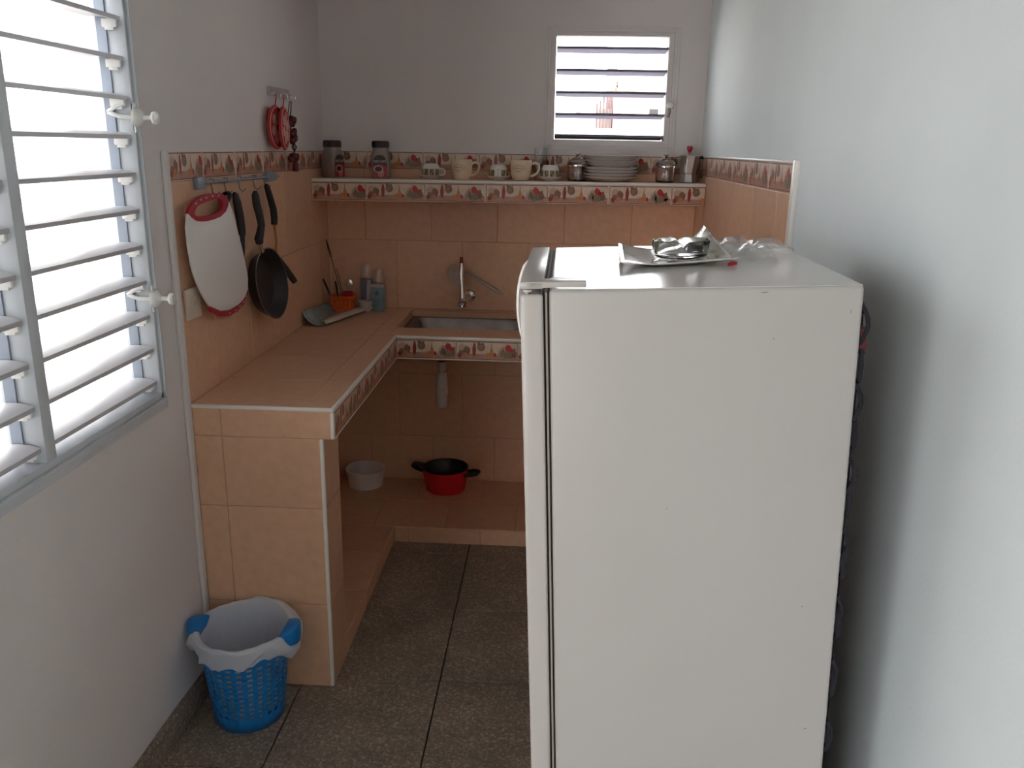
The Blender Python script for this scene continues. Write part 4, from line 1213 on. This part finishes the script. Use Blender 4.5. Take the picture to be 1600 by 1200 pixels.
# ------------------------------------------------------------------ things on the refrigerator
def on_fridge(a, c, h=0): return FRM @ Vector((a, c, FZ + .0008 + h))
def fthing(name, label, cat, a, c, h=0, rz=0):
    return thing(name, label, cat, on_fridge(a, c, h), (0, FR_ROT[1], FR_ROT[2]))
lf = fthing('leaflet', 'glossy curled leaflet lying under the ashtray on the refrigerator', 'leaflet', .22, .32)
# sheet: a = along fridge side, c = depth
NU, NVv = 24, 14
R_ = []
for j in range(NVv + 1):
    v = j / NVv
    row = []
    for i in range(NU + 1):
        u = i / NU
        a = -.105 + .205 * u + .012 * v
        c = -.135 + .03 * u + (.255 + .10 * u) * v
        zc_ = .0012 + .020 * (max(0, .35 - u) / .35) ** 1.6 * (.35 + .65 * v) + .036 * (max(0, u - .55) / .45) ** 1.5 * v ** 1.1
        a -= .020 * (max(0, u - .62) / .38) ** 2 * v
        fr_ = max(0, .16 - v) / .16
        zc_ += .012 * fr_ ** 1.2 * (.4 + .6 * u)
        row.append((a, c + .01 * fr_, zc_))
    R_.append(row)
me_ = MB().rings(R_, closed=False).mesh('printed_sheet', ['leaflet', 'paper'], smooth=60)
for p in me_.polygons:
    p.material_index = 1 if (p.index // NU) < 2 else 0
o = link('printed_sheet', me_, lf); solid(o, .0012, 1)
ash = fthing('glass_ashtray', 'clear round glass ashtray on the leaflet', 'ashtray', .236, .345, .0026)
b = MB(); R_ = []
prof = [(.0, .0), (.044, .0), (.050, .004), (.0525, .026), (.052, .030), (.0495, .031), (.0475, .029), (.0455, .008), (.042, .005), (0, .005)]
R_ = []
for r, z in prof[1:-1]:
    ring = []
    for j in range(48):
        a = 2 * pi * j / 48
        notch = max(0, cos(4 * a)) ** 12
        ring.append((r * cos(a), r * sin(a), z - (.007 * notch if z > .020 else 0)))
    R_.append(ring)
b.rings(R_, cap0=True, cap1=True)
b.build('dish', 'ash_glass', ash, smooth=50)
pbg = fthing('plastic_bag', 'crumpled clear plastic bag lying flat behind the leaflet', 'bag', .375, .42)
random.seed(21)
R_ = []; p2 = [random.uniform(0, 6.28) for _ in range(6)]
for i in range(7):
    k = i / 6; row = []
    for j in range(40):
        a = 2 * pi * j / 40
        r = (.070 + .016 * sin(3 * a + p2[0]) + .008 * sin(7 * a + p2[1])) * (1 - k) if i else .070 + .016 * sin(3 * a + p2[0]) + .008 * sin(7 * a + p2[1])
        zc_ = .0015 + .011 * sin(pi * min(1, k * 1.15)) * (1 + .6 * sin(5 * a + p2[2] + 4 * k)) * (1.0 if i else 0) + .004 * (1 + sin(9 * a + p2[3] + 9 * k))
        row.append((r * cos(a) * 1.0, r * sin(a) * 2.1, zc_))
    R_.append(row)
MB().rings(R_, cap1=True).build('film', 'clearbag', pbg, smooth=20)
MB().prism([(-.077, -.208), (-.058, -.190), (-.064, -.172), (-.070, -.186)], lambda a, c, t: (a, c, t), .001, .006).build('tag', 'red_plastic', pbg, smooth=0)['label'] = 'small red tag at the corner'

# ------------------------------------------------------------------ outside the small window
nh = thing('neighbour_house', 'pale neighbouring house with brown corner post seen through the small window', 'house', (2.6, 14.2, -.25))
MB().box(-.70, 0, 0, 3.0, 4.0, 3.08).build('wall', 'house_wall', nh, smooth=0)
MB().box(-.82, -.10, 0, -.66, .02, 3.12).build('corner_post', 'house_pink', nh, smooth=0)
MB().box(-.66, -.14, 2.78, 3.0, 0, 2.83).build('cornice', 'roof_tile', nh, smooth=0)
for k in range(9):
    MB().tube([(-.58 + .2 * k, -.16, 2.86), (-.58 + .2 * k, .3, 3.0)], .075, 8).build('roof_tile', 'roof_tile', nh, smooth=50)
MB().box(-.12, -.03, 2.42, .02, .0, 2.52).build('lamp_box', 'dark', nh, smooth=0)
MB().box(-.60, -.012, 2.36, -.46, .0, 2.72).build('bare_brick_patch', 'roof_tile', nh, smooth=0)
lg = thing('louvred_shed', 'brown boarded shed with sloping top seen through the small window', 'shed', (1.62, 13.85, -.25))
for k in range(5):
    x0 = .0 + .052 * k
    MB().box(x0, .06 - .01 * k, 0, x0 + .028, .09 - .01 * k, 2.58 + .045 * k).build('board', 'louvre_brown', lg, smooth=0)
MB().box(-.01, .10, 0, .25, .2, 2.50).build('back_wall', 'house_wall', lg, smooth=0)
MB().box(.262, 0, 0, .40, .2, 2.76).build('door_panel', 'house_pink', lg, smooth=0)
pw = thing('parapet_wall', 'low white parapet with orange coping in front of the shed', 'wall', (1.7, 12.6, -.25))
MB().box(-.62, 0, 0, .9, .2, 2.13).build('wall', 'far_white', pw, smooth=0)
MB().box(-.36, -.04, 2.13, .55, .24, 2.175).build('coping', 'roof_tile', pw, smooth=0)
fh = thing('far_house', 'far white house with small roof slab at the left of the small window', 'house', (.9, 22, -.25))
MB().box(-1.2, 0, 0, 1.25, 4, 2.78).build('wall', 'far_white', fh, smooth=0)
MB().box(.55, -.2, 2.66, 1.05, 0, 2.74).build('roof_slab', 'louvre_brown', fh, smooth=0)
MB().box(.05, -.05, 2.15, .32, 0, 2.35).build('red_panel', 'roof_tile', fh, smooth=0)
MB().box(.72, -.05, 2.2, .95, 0, 2.32).build('vent', 'louvre_brown', fh, smooth=0)

yw = MB().box(-2.55, .78, -.25, -2.35, 7.5, 6.5).build('light_block_wall', 'light_block_wall', smooth=0)  # invented wall, added to hold back daylight through the large window
tag(yw, 'pale wall added outside the large louvred window to cut its light', 'wall')
